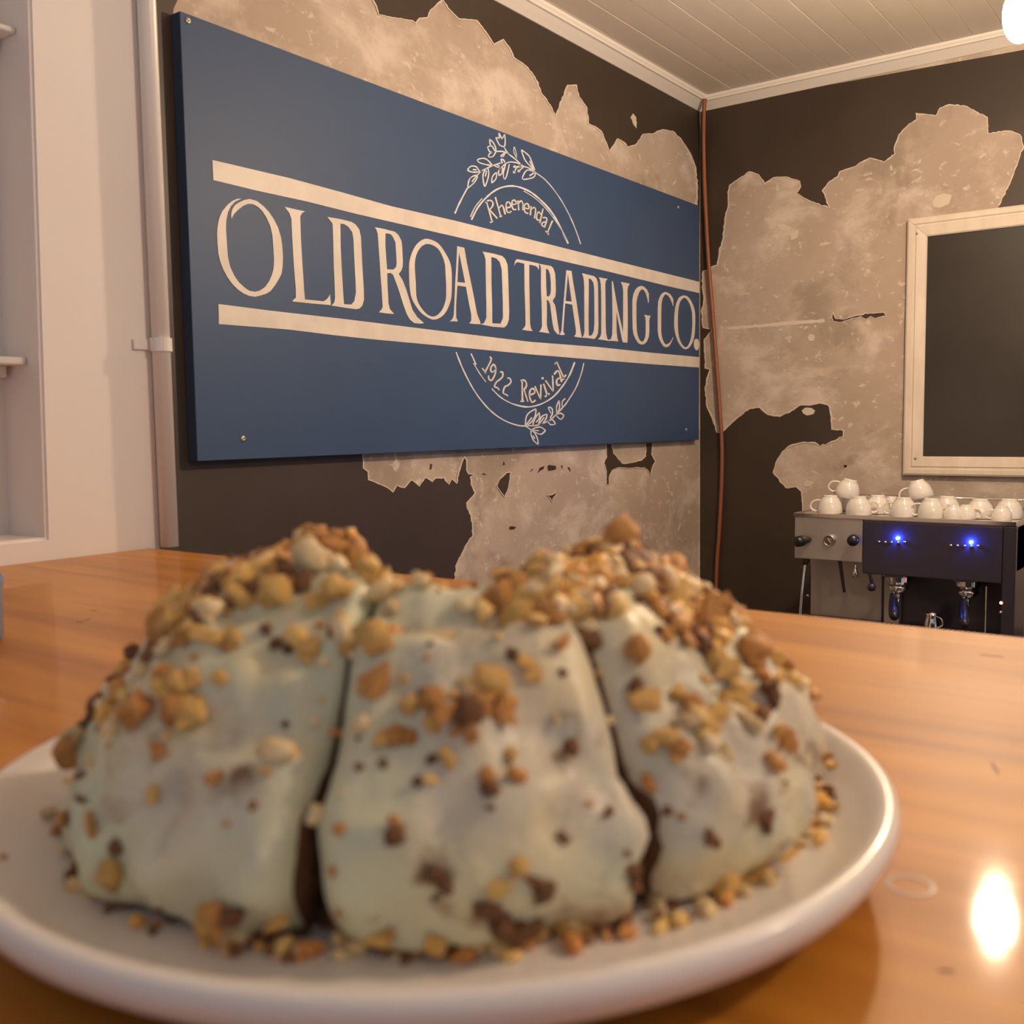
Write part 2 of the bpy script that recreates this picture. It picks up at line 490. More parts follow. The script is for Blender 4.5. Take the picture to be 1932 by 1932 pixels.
for sh in ([(500, 1218), (508, 1222), (490, 1320), (472, 1365), (430, 1310), (425, 1295), (440, 1260), (480, 1222)],
           [(35, 1170), (46, 1170), (42, 1200), (32, 1203)], [(468, 1155), (474, 1175), (462, 1176)], [(338, 1230), (350, 1224), (365, 1234)],
           [(622, 1218), (635, 1200), (643, 1200)], [(665, 1222), (680, 1192), (707, 1182), (700, 1200)], [(724, 1185), (735, 1175), (772, 1180), (775, 1200), (730, 1210)],
           [(804, 1180), (812, 1178), (811, 1198)], [(842, 1190), (855, 1190), (860, 1218)],
           [(498, 1545), (510, 1535), (540, 1540), (530, 1552), (505, 1555)], [(722, 1355), (748, 1352), (770, 1338), (775, 1350), (755, 1372), (750, 1398), (740, 1372)],
           [(1266, 1624), (1276, 1630), (1278, 1645), (1270, 1640)], [(996, 1690), (1001, 1690), (1000, 1702)],
           [(1068, 1050), (1100, 1050), (1110, 1105), (1160, 1165), (1200, 1165), (1275, 1148), (1300, 1125), (1298, 1045), (1342, 1045), (1335, 1115), (1358, 1155),
            (1340, 1185), (1330, 1238), (1310, 1205), (1290, 1190), (1250, 1190), (1200, 1195), (1150, 1190), (1105, 1205), (1088, 1240), (1085, 1290), (1068, 1290),
            (1068, 1210), (1055, 1165), (1070, 1130)]):
    s = z6(sh)
    paint(s, wall_sign, 'y', s + [s[0]] if len(s) > 6 else None, edgew=1.4)
z3 = lambda L: [(780 + a * .3106, b * .3106) for a, b in L]
paint(z3([(1330, 690), (1350, 715), (1352, 780), (1335, 760), (1315, 715)]), wall_sign, 'y', None, PLASTER_CHIP, 'plaster_chip', .003)
for sh in ([(575, 1730), (600, 1750), (590, 1775), (570, 1760)], [(1160, 1550), (1190, 1560), (1175, 1585), (1155, 1570)], [(1450, 1330), (1462, 1340), (1458, 1358), (1448, 1350)]):
    paint(z6(sh), wall_sign, 'y', None, PLASTER_CHIP, 'plaster_chip', .0012)

# dark paint round the right wall: one connected coat
eL = [(1356, 816), (1353, 815), (1346, 793), (1334, 766), (1331, 736), (1334, 716), (1340, 697), (1331, 694), (1330, 658), (1329, 641), (1342, 625), (1341, 621), (1327, 618),
      (1324, 587), (1329, 564), (1325, 530), (1327, 512), (1341, 508), (1344, 504), (1354, 500), (1358, 474), (1364, 453), (1370, 402), (1375, 389), (1374, 363), (1377, 350),
      (1395, 337), (1414, 325), (1431, 329), (1443, 347), (1460, 335), (1483, 334), (1509, 342), (1511, 352), (1503, 365), (1526, 379), (1565, 392), (1558, 373), (1552, 360),
      (1565, 343), (1581, 334), (1585, 324), (1607, 317), (1642, 298), (1668, 306), (1689, 291), (1688, 278), (1696, 255), (1715, 234), (1730, 226), (1729, 214), (1753, 217),
      (1766, 219), (1774, 204), (1791, 198), (1823, 201), (1863, 222), (1864, 252), (1905, 247), (1925, 255), (1931, 278), (1905, 347), (1884, 388)]
eR2 = [(1516, 966), (1513, 927), (1503, 918), (1483, 920), (1459, 891), (1464, 874), (1477, 852), (1489, 842), (1513, 835), (1538, 835), (1548, 842), (1564, 836), (1591, 824),
       (1592, 812), (1570, 810), (1569, 787), (1565, 766), (1550, 760), (1530, 764), (1510, 764), (1489, 778), (1472, 785), (1449, 782), (1434, 769), (1415, 770),
       (1381, 797), (1366, 812), (1356, 816)]
paint(eL + [(1884, 440), (2150, 420), (2150, 55), (1322, 204), (1321, 1400), (1530, 1400), (1530, 1050)] + eR2[:-1], wall_right, 'x', eR2[:-1] + eL)
z7 = lambda L: [(1280 + a * .3375, 520 + b * .3375) for a, b in L]
kn = z7([(865, 205), (880, 240), (920, 245), (1000, 222), (1060, 212), (1150, 205), (1162, 225), (1100, 240), (1075, 228), (1050, 245), (1020, 230), (960, 245), (900, 262), (865, 255), (858, 230)])
paint(kn, wall_right, 'x', kn + [kn[0]], edgew=1.5)
for sh in ([(690, 755), (710, 738), (745, 740), (765, 755), (755, 775), (720, 782), (700, 772)], [(697, 1160), (715, 1145), (745, 1148), (758, 1160), (740, 1178), (705, 1182)],
           [(722, 347), (735, 328), (755, 330), (764, 345), (755, 365), (733, 366)]):
    paint(z7(sh), wall_right, 'x', None, PLASTER_CHIP, 'plaster_chip', .0026)
z4 = lambda L: [(1300 + a * .3271, b * .3271) for a, b in L]
for sh in ([(1405, 1165), (1425, 1130), (1470, 1115), (1515, 1125), (1500, 1175), (1450, 1198), (1410, 1190)], [(508, 1295), (545, 1290), (588, 1315), (575, 1330), (520, 1318)],
           [(585, 1350), (630, 1325), (625, 1370), (590, 1385)], [(285, 1692), (293, 1690), (292, 1704)]):
    paint(z4(sh), wall_right, 'x', None, PLASTER_CHIP, 'plaster_chip', .0012)
paint([(1365, 618), (1470, 608), (1556, 602), (1556, 608), (1470, 615), (1380, 622)], wall_right, 'x', None, PLASTER_CHIP, 'plaster_chip', .001)
paint([(1592, 878), (1597, 877), (1598, 881), (1593, 882)], wall_right, 'x', None, BLK, 'drill_hole', .001)

# -- white wall with alcove on the left
YW = 1.0194
xe = .693
rx, rxt, rb_, rz0, rz1, rxl = .5578, .5808, 1.0945, EYE.z - .110, EYE.z + .95, -.75
bm = bmesh.new()


def V(x, y, z): return bm.verts.new((x, y, z))


o_ = [V(XL, YW, 0), V(xe, YW, 0), V(xe, YW, ZC + .01), V(XL, YW, ZC + .01)]
i_ = [V(rxl, YW, rz0), V(rx, YW, rz0), V(rxt, YW, rz1), V(rxl, YW, rz1)]
k_ = [V(rxl, rb_, rz0), V(rx, rb_, rz0), V(rxt, rb_, rz1), V(rxl, rb_, rz1)]
e_ = [V(XL, YS + .1, 0), V(xe, YS + .1, 0), V(xe, YS + .1, ZC + .01), V(XL, YS + .1, ZC + .01)]
opening = []
for i in range(4):
    j = (i + 1) % 4
    bm.faces.new((o_[i], o_[j], i_[j], i_[i])); f = bm.faces.new((i_[i], i_[j], k_[j], k_[i])); bm.faces.new((o_[j], o_[i], e_[i], e_[j]))
    opening += [e for e in f.edges if all(v in i_ for v in e.verts)]
bm.faces.new(k_)
bmesh.ops.bevel(bm, geom=list(set(opening)), offset=.003, segments=3, affect='EDGES')
wl = tag(obj('wall_left', bm, WHITE_WALL), 'white painted wall with a shallow alcove', kind='structure')


def shelf(z0, z1, yf, xr, label):
    t = empty('wall_shelf', (0.0, rb_, z0), label, 'shelf')
    box('shelf_board', (rxl + .002, yf, z0), (xr, rb_ - .001, z1), TRIM_W, t, .0015)
    box('support_batten', (rxl + .002, rb_ - .018, z0 - .012), (xr - .006, rb_ - .001, z0 - .0005), WHITE_WALL, t)


za = onY(20, 687, 1.0456).z; zb = onY(20, 672.5, 1.0456).z
shelf(za, zb, 1.0456, .5608, 'lower white shelf in the alcove at the left edge')
za = onY(14, 58, 1.046).z; zb = onY(14, 47, 1.046).z
shelf(za, zb, 1.046, .5685, 'upper white shelf in the alcove, near the top of the frame')

# conduit up the end of the white wall
cpz = onY(320, 1036, YW - .0105)
pipe = tag(tube('conduit_pipe', [(cpz.x, YW - .0106, ZK + .0005), (cpz.x, YW - .0106, ZC - .003)], .0101, PVC, n=20),
           'white vertical pipe clipped to the end of the white wall', 'pipe')
zc = onY(294, 650, YW - .0125).z
bm = bmesh.new()
add_tube(bm, [(cpz.x, YW - .0106, zc - .0075), (cpz.x, YW - .0106, zc + .0075)], .0122, 20)
add_box(bm, (cpz.x - .030, YW - .004, zc - .006), (cpz.x - .008, YW - .0003, zc + .006), .001)
obj('pipe_clip', bm, PVC, pipe)

# ------------------------------------------------------------------ counter
counter = empty('bar_counter', (.31, 0, 0), 'long bar counter with a varnished orange wood top under the cake', 'counter')
box('counter_top', (-.10, YN + .2, ZK - .042), (.681, YW - .001, ZK), WOOD, counter, .0025)
for yy in range(5):
    y0 = YN + .3 + yy * .66
    box('front_panel', (.0, y0, .08), (.02, y0 + .645, ZK - .0425), DARKM, counter, .004)
box('carcass', (.0205, YN + .3, .0), (.62, YW - .06, ZK - .0425), BENCH, counter)
# knots and scratches in the varnish
kn = onZ(1718, 1672, ZK)
bm = bmesh.new()
ring = [(kn.x + .0056 * math.cos(a) * 1.15, kn.y + .0062 * math.sin(a)) for a in [k * math.pi / 10 for k in range(20)]]
add_stroke(bm, ring, .0011, lambda a, b: Vector((a, b, ZK)), .0002, Vector((0, 0, 1)), 2, True, .5)
obj('wood_knot', bm, mat('dark_wood_knot', (.18, .075, .03), .4), counter)
SCR = mat('scratch_in_varnish', (.20, .085, .035), .6)
for (a, b), (c, d) in (((143, 1174), (156, 1173)), ((160, 1170), (170, 1168)), ((174, 1152), (182, 1152)), ((298, 1045), (306, 1045)), ((1850, 1235), (1895, 1240)), ((1872, 1440), (1884, 1460)), ((1770, 1830), (1800, 1834))):
    bm = bmesh.new()
    add_stroke(bm, [tuple(onZ(a, b, ZK).xy), tuple(onZ(c, d, ZK).xy)], .0009, lambda p, q: Vector((p, q, ZK)), .0002, Vector((0, 0, 1)), 2)
    obj('scratch_mark', bm, SCR, counter)

# ------------------------------------------------------------------ sign
TH = .030
YF = YS - .002 - TH
sx0, sx1, sz0, sz1 = 1.3008, 3.6404, EYE.z - .0645, EYE.z + .835
sign = empty('hanging_sign', (2.47, YS, sz0), 'large blue board sign with white lettering between two white bars on the peeling wall', 'sign')
bm = bmesh.new(); add_box(bm, (sx0, YF, sz0), (sx1, YS - .002, sz1), .0012, 1)
bm.faces.ensure_lookup_table()
bo = obj('board', bm, [BLUE, BLUE_EDGE], sign)
for p in bo.data.polygons:
    if p.normal.y > -.5: p.material_index = 1
S3 = lambda a, b: onY(a, b, YF)
TP = .0012


def flat_part(name, contours, m=LETTER, par=sign, th=TP):
    bm = bmesh.new(); add_flat(bm, contours, S3, th, NY); return obj(name, bm, m, par)


flat_part('white_bar', [[(400, 302), (464, 317), (545, 336), (641, 362), (737, 389), (860, 417), (1000, 452), (1140, 487.4), (1292, 525), (1319, 532),
                         (1319, 553), (1264, 541), (1140, 510.7), (1000, 479), (860, 447), (673, 404), (577, 380), (480, 359), (402, 340)]])
flat_part('white_bar', [[(411.5, 573.6), (512, 586.5), (641, 601), (860, 628), (1000, 645), (1130, 655), (1223, 665), (1319, 673.7),
                         (1318.4, 693.4), (1237, 687.7), (1130, 679.4), (1000, 668.6), (830, 652), (700, 640), (634, 633), (544, 621.8), (412.4, 611.5)]])
z1 = (400, 360, .15528); z2 = (700, 400, .15528); z3_ = (940, 460, .10352); z4_ = (1130, 520, .10352)


def zz(z, pts, sm=False):
    q = [(z[0] + a * z[2], z[1] + b * z[2]) for a, b in pts]
    if sm: q = [(p.x, p.y) for p in smooth_path([(a, b, 0) for a, b in q], 3, True)]
    return q


LET = [
 (z1, 0, [[(355, 97), (300, 98), (240, 125), (180, 175), (120, 250), (85, 330), (65, 420), (58, 520), (62, 640), (72, 760), (95, 860), (135, 960), (180, 1045), (240, 1130), (310, 1200), (380, 1250),
   (450, 1278), (520, 1288), (590, 1272), (660, 1248), (710, 1215), (760, 1150), (810, 1070), (840, 1010), (853, 930), (858, 800), (850, 680), (835, 570), (800, 450), (750, 350), (690, 260),
   (620, 185), (540, 125), (455, 100), (390, 112), (330, 140), (275, 175), (240, 230), (228, 290), (232, 340), (265, 280), (320, 225), (380, 180), (440, 158), (500, 165), (560, 200), (610, 250),
   (660, 330), (705, 430), (730, 540), (740, 680), (750, 820), (745, 940), (725, 1020), (690, 1100), (640, 1170), (580, 1212), (515, 1228), (450, 1215), (390, 1175), (320, 1110), (265, 1030),
   (215, 920), (190, 810), (180, 700), (172, 560), (165, 450), (170, 350), (190, 260), (225, 185), (280, 130)]]),
 (z1, 0, [[(878, 195), (1050, 235), (1128, 250), (1090, 270), (1068, 310), (1075, 560), (1095, 900), (1115, 1200), (1125, 1320), (1355, 1343), (1395, 1315), (1430, 1260), (1440, 1390), (1160, 1365),
   (978, 1345), (978, 1330), (1015, 1300), (1015, 1200), (990, 900), (970, 560), (960, 340), (935, 270)]]),
 (z1, 0, [[(1398, 318), (1560, 345), (1690, 378), (1740, 410), (1785, 470), (1805, 560), (1812, 700), (1825, 960), (1840, 1200), (1843, 1320), (1825, 1390), (1790, 1430), (1750, 1440), (1600, 1420),
   (1448, 1395), (1480, 1360), (1492, 1310), (1485, 1100), (1475, 900), (1468, 560), (1460, 400), (1430, 360)],
   [(1555, 400), (1600, 405), (1650, 435), (1700, 505), (1715, 590), (1722, 760), (1740, 1100), (1745, 1240), (1725, 1340), (1690, 1382), (1600, 1378), (1590, 1250), (1575, 1000), (1560, 700)]]),
 (z2, 0, [[(40, 185), (150, 205), (285, 240), (330, 280), (365, 350), (375, 420), (383, 600), (380, 670), (360, 720), (332, 752), (380, 830), (420, 930), (460, 1060), (500, 1190), (560, 1280), (640, 1350),
   (600, 1358), (520, 1350), (470, 1310), (430, 1240), (390, 1130), (340, 970), (290, 830), (265, 765), (235, 742), (192, 745), (195, 860), (208, 1110), (225, 1180), (278, 1240), (180, 1232), (92, 1218),
   (125, 1185), (138, 1150), (128, 980), (110, 740), (90, 440), (78, 265), (62, 215)],
   [(172, 258), (235, 270), (265, 310), (292, 370), (300, 480), (308, 620), (300, 670), (270, 700), (192, 698), (180, 560), (170, 400)]]),
 (z2, 1, [[(670, 325), (760, 350), (830, 400), (900, 500), (955, 610), (975, 720), (978, 860), (975, 1000), (960, 1090), (915, 1200), (850, 1275), (765, 1308), (690, 1285), (600, 1220), (520, 1110),
   (480, 1010), (462, 860), (458, 700), (465, 590), (500, 480), (550, 395), (610, 345)],
   [(685, 388), (760, 410), (820, 460), (865, 540), (895, 640), (902, 760), (910, 900), (908, 1040), (890, 1120), (860, 1190), (800, 1255), (740, 1270), (680, 1245), (610, 1170), (565, 1090),
    (545, 1000), (540, 860), (530, 720), (530, 600), (555, 500), (600, 430), (640, 400)]]),
 (z2, 0, [[(1043, 415), (1130, 435), (1160, 610), (1240, 1000), (1285, 1240), (1325, 1340), (1328, 1364), (1265, 1362), (1192, 1355), (1215, 1320), (1215, 1250), (1180, 1080), (1150, 910), (1045, 895),
   (1030, 1130), (1030, 1280), (1052, 1330), (1000, 1328), (955, 1330), (985, 1300), (1003, 1250), (1020, 850), (1035, 600)],
   [(1065, 490), (1100, 660), (1140, 860), (1045, 852), (1055, 650)]]),
 (z2, 0, [[(1350, 480), (1480, 505), (1590, 535), (1625, 570), (1655, 640), (1662, 760), (1668, 960), (1675, 1200), (1670, 1310), (1650, 1370), (1615, 1405), (1480, 1395), (1329, 1365), (1370, 1350),
   (1398, 1290), (1398, 1100), (1390, 760), (1388, 580), (1372, 520)],
   [(1458, 545), (1520, 565), (1560, 610), (1585, 700), (1590, 860), (1598, 1100), (1600, 1290), (1570, 1358), (1470, 1352), (1468, 1150), (1460, 860)]]),
 (z3_, 0, [[(290, 395), (300, 330), (320, 290), (350, 280), (420, 295), (560, 320), (740, 360), (735, 480), (715, 440), (680, 405), (560, 380), (560, 700), (568, 1100), (575, 1450), (590, 1540), (622, 1590),
   (530, 1585), (430, 1565), (470, 1530), (495, 1480), (490, 1200), (475, 800), (470, 365), (350, 335), (315, 350)]]),
 (z3_, 0, [[(745, 365), (850, 385), (960, 405), (1000, 450), (1030, 540), (1040, 660), (1045, 860), (1035, 960), (985, 1040), (1030, 1120), (1050, 1230), (1075, 1420), (1108, 1620), (1100, 1660),
   (1065, 1640), (1010, 1570), (985, 1450), (960, 1250), (940, 1100), (910, 1035), (880, 1020), (882, 1200), (880, 1480), (900, 1570), (932, 1635), (840, 1620), (740, 1605), (775, 1560), (795, 1500),
   (790, 1200), (775, 800), (775, 450), (765, 400)],
   [(865, 450), (910, 475), (940, 560), (955, 700), (955, 880), (935, 940), (910, 965), (880, 960), (870, 800), (865, 600)]]),
 (z3_, 0, [[(1238, 480), (1330, 495), (1360, 700), (1420, 1050), (1470, 1400), (1500, 1620), (1513, 1670), (1513, 1712), (1450, 1705), (1380, 1690), (1410, 1650), (1415, 1590), (1380, 1350), (1345, 1110),
   (1215, 1085), (1200, 1300), (1180, 1600), (1212, 1660), (1150, 1665), (1109, 1655), (1130, 1630), (1150, 1580), (1175, 1250), (1210, 800)],
   [(1265, 545), (1300, 800), (1335, 1055), (1222, 1042), (1245, 780)]]),
 (z3_, 0, [[(1520, 535), (1640, 565), (1740, 590), (1785, 630), (1810, 710), (1815, 800), (1818, 1200), (1822, 1500), (1810, 1640), (1780, 1700), (1745, 1735), (1640, 1720), (1515, 1708), (1550, 1680),
   (1570, 1600), (1565, 1200), (1565, 800), (1560, 680), (1545, 600)],
   [(1645, 625), (1690, 650), (1730, 710), (1745, 800), (1750, 1100), (1750, 1450), (1740, 1590), (1700, 1670), (1645, 1675), (1640, 1300), (1645, 900)]]),
 (z4_, 0, [[(-5, 30), (80, 48), (155, 60), (120, 95), (110, 160), (115, 500), (118, 900), (125, 1050), (145, 1140), (163, 1170), (163, 1190), (80, 1175), (-20, 1160), (20, 1120), (40, 1060), (40, 700),
   (38, 300), (30, 150), (15, 80)]]),
 (z4_, 0, [[(240, 95), (255, 130), (300, 400), (345, 640), (438, 1050), (440, 700), (440, 300), (430, 200), (395, 115), (480, 130), (560, 150), (525, 200), (515, 270), (520, 600), (520, 1000),
   (515, 1220), (440, 1218), (420, 1180), (380, 980), (330, 740), (312, 660), (318, 1040), (330, 1130), (348, 1200), (250, 1190), (165, 1190), (165, 1172), (215, 1160), (240, 1080), (245, 800),
   (240, 400), (232, 130)]]),
 (z4_, 0, [[(905, 495), (905, 330), (870, 255), (820, 205), (775, 188), (720, 200), (665, 250), (625, 340), (608, 450), (608, 700), (612, 960), (625, 1060), (665, 1160), (710, 1230), (770, 1258),
   (820, 1250), (870, 1200), (905, 1110), (915, 1000), (912, 830), (920, 780), (938, 730), (870, 725), (822, 712), (845, 770), (852, 850), (850, 1050), (840, 1130), (815, 1190), (780, 1205), (740, 1180),
   (705, 1100), (685, 1000), (678, 800), (678, 500), (695, 400), (730, 300), (775, 245), (820, 270), (855, 330), (880, 420), (895, 495)]]),
 (z4_, 0, [[(1350, 555), (1352, 450), (1340, 405), (1300, 345), (1250, 310), (1205, 298), (1160, 315), (1115, 370), (1080, 460), (1070, 600), (1070, 1000), (1085, 1120), (1120, 1210), (1170, 1290),
   (1220, 1308), (1270, 1290), (1315, 1220), (1345, 1150), (1348, 1120), (1330, 1160), (1290, 1225), (1225, 1255), (1190, 1235), (1150, 1150), (1130, 1030), (1130, 700), (1135, 520), (1155, 420),
   (1185, 360), (1215, 340), (1250, 360), (1290, 410), (1330, 500), (1345, 555)]]),
 (z4_, 1, [[(1555, 362), (1620, 390), (1680, 470), (1730, 590), (1750, 720), (1750, 900), (1735, 1100), (1690, 1240), (1630, 1320), (1570, 1342), (1510, 1310), (1440, 1210), (1390, 1060), (1370, 900),
   (1375, 720), (1395, 560), (1440, 430), (1490, 380)],
   [(1560, 405), (1610, 450), (1655, 530), (1690, 650), (1700, 760), (1700, 950), (1680, 1120), (1650, 1220), (1610, 1290), (1570, 1305), (1525, 1270), (1480, 1190), (1450, 1090), (1435, 950),
    (1435, 750), (1445, 600), (1475, 480), (1515, 425)]]),
 (z4_, 1, [[(1775, 1150), (1810, 1180), (1823, 1255), (1810, 1330), (1775, 1362), (1740, 1320), (1727, 1255), (1738, 1180)]]),
]
for z, sm, cs in LET:
    flat_part('letter', [zz(z, c, sm) for c in cs])

e7 = (820, 240, .15528); e8 = (820, 640, .15528)


def strokes(name, z, lst, m=LINE):
    bm = bmesh.new()
    for w, pts in lst:
        q = zz(z, pts)
        add_stroke(bm, q, w * z[2], S3, .0010, NY, 4, wobble=.25)
    return obj(name, bm, m, sign)


def dots(name, z, lst, r, m=LINE):
    bm = bmesh.new()
    for a, b in lst:
        c = [(a + r * math.cos(t * math.pi / 5), b + r * math.sin(t * math.pi / 5)) for t in range(10)]
        add_flat(bm, [zz(z, c)], S3, .0010, NY)
    return obj(name, bm, m, sign)


def small_letters(z, w, counts, lst):
    k = 0
    for n in counts:
        strokes('small_letter', z, [(w, p) for p in lst[k:k + n]], LETTER); k += n


strokes('wreath_circle', e7, [(17, [(243, 1050), (300, 920), (395, 740)]), (11, [(1220, 550), (1330, 630), (1430, 740), (1530, 880), (1640, 1080), (1720, 1270), (1772, 1420)]),
    (19, [(445, 1125), (520, 980), (620, 860), (730, 770), (840, 725), (950, 715), (1060, 740), (1180, 800), (1300, 900), (1400, 1010), (1480, 1130), (1560, 1290), (1620, 1415)]),
    (12, [(432, 1090), (490, 970), (575, 865)]), (9, [(1080, 775), (1200, 850), (1300, 935), (1400, 1050), (1500, 1190), (1600, 1370)])])
SW = 14
strokes('flower_sprig', e7, [(SW, p) for p in (
    [(400, 740), (410, 660), (440, 610), (500, 585), (515, 610), (480, 670), (440, 710), (400, 740)], [(450, 665), (500, 600)],
    [(500, 600), (560, 540), (640, 495), (720, 460), (800, 435)], [(575, 530), (540, 530), (500, 480), (440, 475), (400, 520), (450, 545), (520, 545), (575, 530)], [(460, 515), (510, 520)],
    [(700, 465), (640, 400), (590, 378), (520, 395), (540, 430), (620, 455), (700, 465)],
    [(630, 500), (590, 560), (585, 620), (605, 720), (640, 640), (655, 560), (645, 500)], [(612, 600), (630, 530)],
    [(1050, 455), (980, 430), (900, 425), (840, 460), (800, 500), (780, 530)], [(690, 680), (700, 600), (750, 555), (740, 630), (690, 680)],
    [(780, 590), (775, 530), (820, 490), (815, 560), (780, 590)], [(860, 450), (835, 540), (835, 610), (855, 628), (880, 560), (905, 450)],
    [(850, 430), (835, 400), (805, 390), (820, 440)], [(720, 465), (770, 490), (780, 470), (740, 455)],
    [(1220, 550), (1150, 500), (1060, 465), (980, 390), (890, 320), (845, 250)],
    [(845, 240), (790, 220), (760, 170), (740, 125)], [(740, 125), (785, 135)], [(785, 135), (778, 65)], [(778, 65), (815, 145)], [(815, 145), (848, 88)], [(848, 88), (855, 180), (845, 240)],
    [(665, 145), (710, 190), (740, 260), (735, 310), (700, 360), (650, 360)], [(650, 360), (665, 320), (700, 310)], [(640, 240), (690, 230), (730, 290)], [(640, 240), (660, 290), (700, 310)],
    [(665, 145), (670, 200), (680, 230)], [(745, 295), (820, 295), (890, 320)], [(850, 315), (800, 350), (830, 355), (850, 315)],
    [(1215, 530), (1110, 420), (1070, 340), (1052, 275)], [(1052, 275), (1140, 345), (1180, 430), (1215, 530)], [(1195, 500), (1150, 410)],
    [(1220, 555), (1150, 520), (1100, 540), (1065, 628), (1150, 625), (1210, 600), (1220, 555)], [(1200, 560), (1150, 590)],
    [(970, 480), (1050, 475)], [(965, 545), (1000, 490), (1070, 480)], [(1020, 530), (1080, 485)])] + [(8, [(995, 380), (960, 300), (965, 240), (990, 320), (990, 370)])])
dots('berry', e7, [(970, 480), (965, 545), (1020, 532)], 17)
small_letters(e7, 17, (4, 3, 1, 1, 2, 1, 2, 2, 2, 2), (
    [(625, 895), (660, 1020), (695, 1150)], [(670, 1160), (708, 1142)], [(615, 920), (640, 895), (680, 890), (705, 920), (700, 960), (660, 1010)], [(670, 1010), (760, 1110)],
    [(735, 850), (800, 1085)], [(785, 1090), (818, 1078)], [(780, 985), (810, 950), (830, 970), (855, 1060)],
    [(870, 980), (920, 965), (905, 915), (875, 915), (865, 960), (875, 1020), (900, 1040), (930, 1020)],
    [(940, 940), (990, 930), (970, 888), (940, 900), (938, 960), (955, 1000), (990, 998)],
    [(1010, 890), (1020, 1010)], [(1018, 930), (1045, 895), (1070, 930), (1070, 1010)],
    [(1090, 980), (1140, 990), (1135, 940), (1105, 930), (1085, 970), (1095, 1030), (1135, 1050)],
    [(1170, 960), (1160, 1070)], [(1172, 1000), (1205, 975), (1225, 1010), (1210, 1110)],
    [(1315, 990), (1275, 1165)], [(1290, 1060), (1260, 1030), (1240, 1070), (1240, 1120), (1270, 1130)],
    [(1310, 1100), (1350, 1100), (1360, 1130), (1330, 1220)], [(1345, 1150), (1310, 1160), (1300, 1190), (1330, 1210)],
    [(1430, 1135), (1365, 1290)], [(1345, 1260), (1385, 1305)]))
strokes('wreath_circle', e8, [(15, [(258, 155), (330, 340), (440, 560), (560, 740), (700, 890), (850, 990), (1000, 1045), (1100, 1055)]), (11, [(1810, 290), (1780, 420), (1720, 580), (1650, 700), (1590, 790)]),
    (15, [(440, 175), (500, 310)]), (11, [(470, 290), (540, 410), (620, 520)]), (13, [(690, 600), (780, 690), (860, 745), (940, 785)]),
    (17, [(940, 785), (1080, 820), (1200, 815), (1330, 770), (1450, 690), (1560, 560), (1640, 430), (1700, 280)])])
strokes('leaf_sprig', e8, [(SW, p) for p in (
    [(1100, 1050), (1110, 950), (1150, 890), (1230, 845)], [(1230, 845), (1220, 930), (1180, 1000), (1130, 1040)], [(1110, 1040), (1180, 950)],
    [(1100, 1050), (1200, 1050), (1300, 1030), (1400, 980), (1480, 910), (1590, 790)], [(1190, 1040), (1220, 960), (1270, 890)], [(1270, 890), (1270, 960), (1230, 1010)],
    [(1260, 1030), (1300, 940), (1365, 910)], [(1365, 910), (1350, 970), (1300, 1030), (1260, 1040)], [(1275, 1020), (1330, 950)], [(1400, 960), (1430, 900), (1420, 840), (1380, 830), (1410, 900)],
    [(1480, 900), (1480, 820), (1510, 745)], [(1510, 745), (1515, 830), (1485, 900)], [(1550, 830), (1550, 760), (1585, 720)],
    [(1370, 1000), (1430, 980), (1465, 1030)], [(1465, 1030), (1410, 1040), (1370, 1000)], [(1470, 920), (1530, 900), (1570, 930)], [(1570, 930), (1530, 975), (1470, 920)],
    [(1100, 1050), (1170, 1100), (1220, 1075), (1290, 1070), (1345, 1110)], [(1345, 1110), (1290, 1155), (1220, 1130), (1180, 1100)], [(1200, 1105), (1265, 1112)],
    [(1170, 1100), (1170, 1160), (1200, 1230), (1255, 1280)], [(1255, 1280), (1250, 1220), (1220, 1150), (1180, 1110)], [(1190, 1170), (1215, 1210)])])
small_letters(e8, 18, (2, 1, 1, 1, 4, 1, 2, 2, 2, 2, 3), (
    [(665, 215), (685, 250), (610, 400)], [(575, 350), (620, 415)], [(740, 350), (715, 305), (680, 350), (690, 400), (730, 380), (745, 350), (730, 430), (690, 500), (655, 480), (655, 440)],
    [(790, 400), (820, 400), (825, 450), (790, 490), (750, 520), (725, 575), (760, 590), (785, 620)], [(880, 475), (910, 475), (925, 520), (890, 560), (850, 580), (830, 650), (860, 670), (890, 690)],
    [(1060, 500), (1065, 750)], [(1040, 755), (1085, 750)], [(1040, 505), (1090, 500), (1115, 550), (1095, 600), (1065, 620)], [(1085, 620), (1130, 760)],
    [(1150, 680), (1215, 650), (1195, 600), (1160, 620), (1150, 690), (1180, 765), (1225, 740)], [(1215, 570), (1285, 730)], [(1285, 730), (1290, 550)],
    [(1320, 540), (1370, 690)], [(1335, 700), (1395, 660)], [(1345, 500), (1440, 640)], [(1440, 640), (1430, 440)],
    [(1450, 430), (1480, 390), (1510, 400), (1540, 520)], [(1515, 470), (1480, 500), (1490, 560), (1525, 550)],
    [(1480, 275), (1575, 490)], [(1550, 500), (1595, 430)], [(1455, 305), (1485, 275)]))
dots('letter_dot', e8, [(1310, 475)], 15, LETTER)
for a, b in ((355, 39), (459, 828), (1280, 391), (1295, 811)):
    p = onY(a, b, YF)
    lathe('screw', [(.0, .0), (.0075, .0), (.0075, .0012), (.004, .0026), (.0015, .0028), (.0012, .0016), (0, .0016)], SCREW, sign, 14,
          Matrix.Translation(p) @ Matrix(((1, 0, 0, 0), (0, 0, -1, 0), (0, 1, 0, 0), (0, 0, 0, 1))))

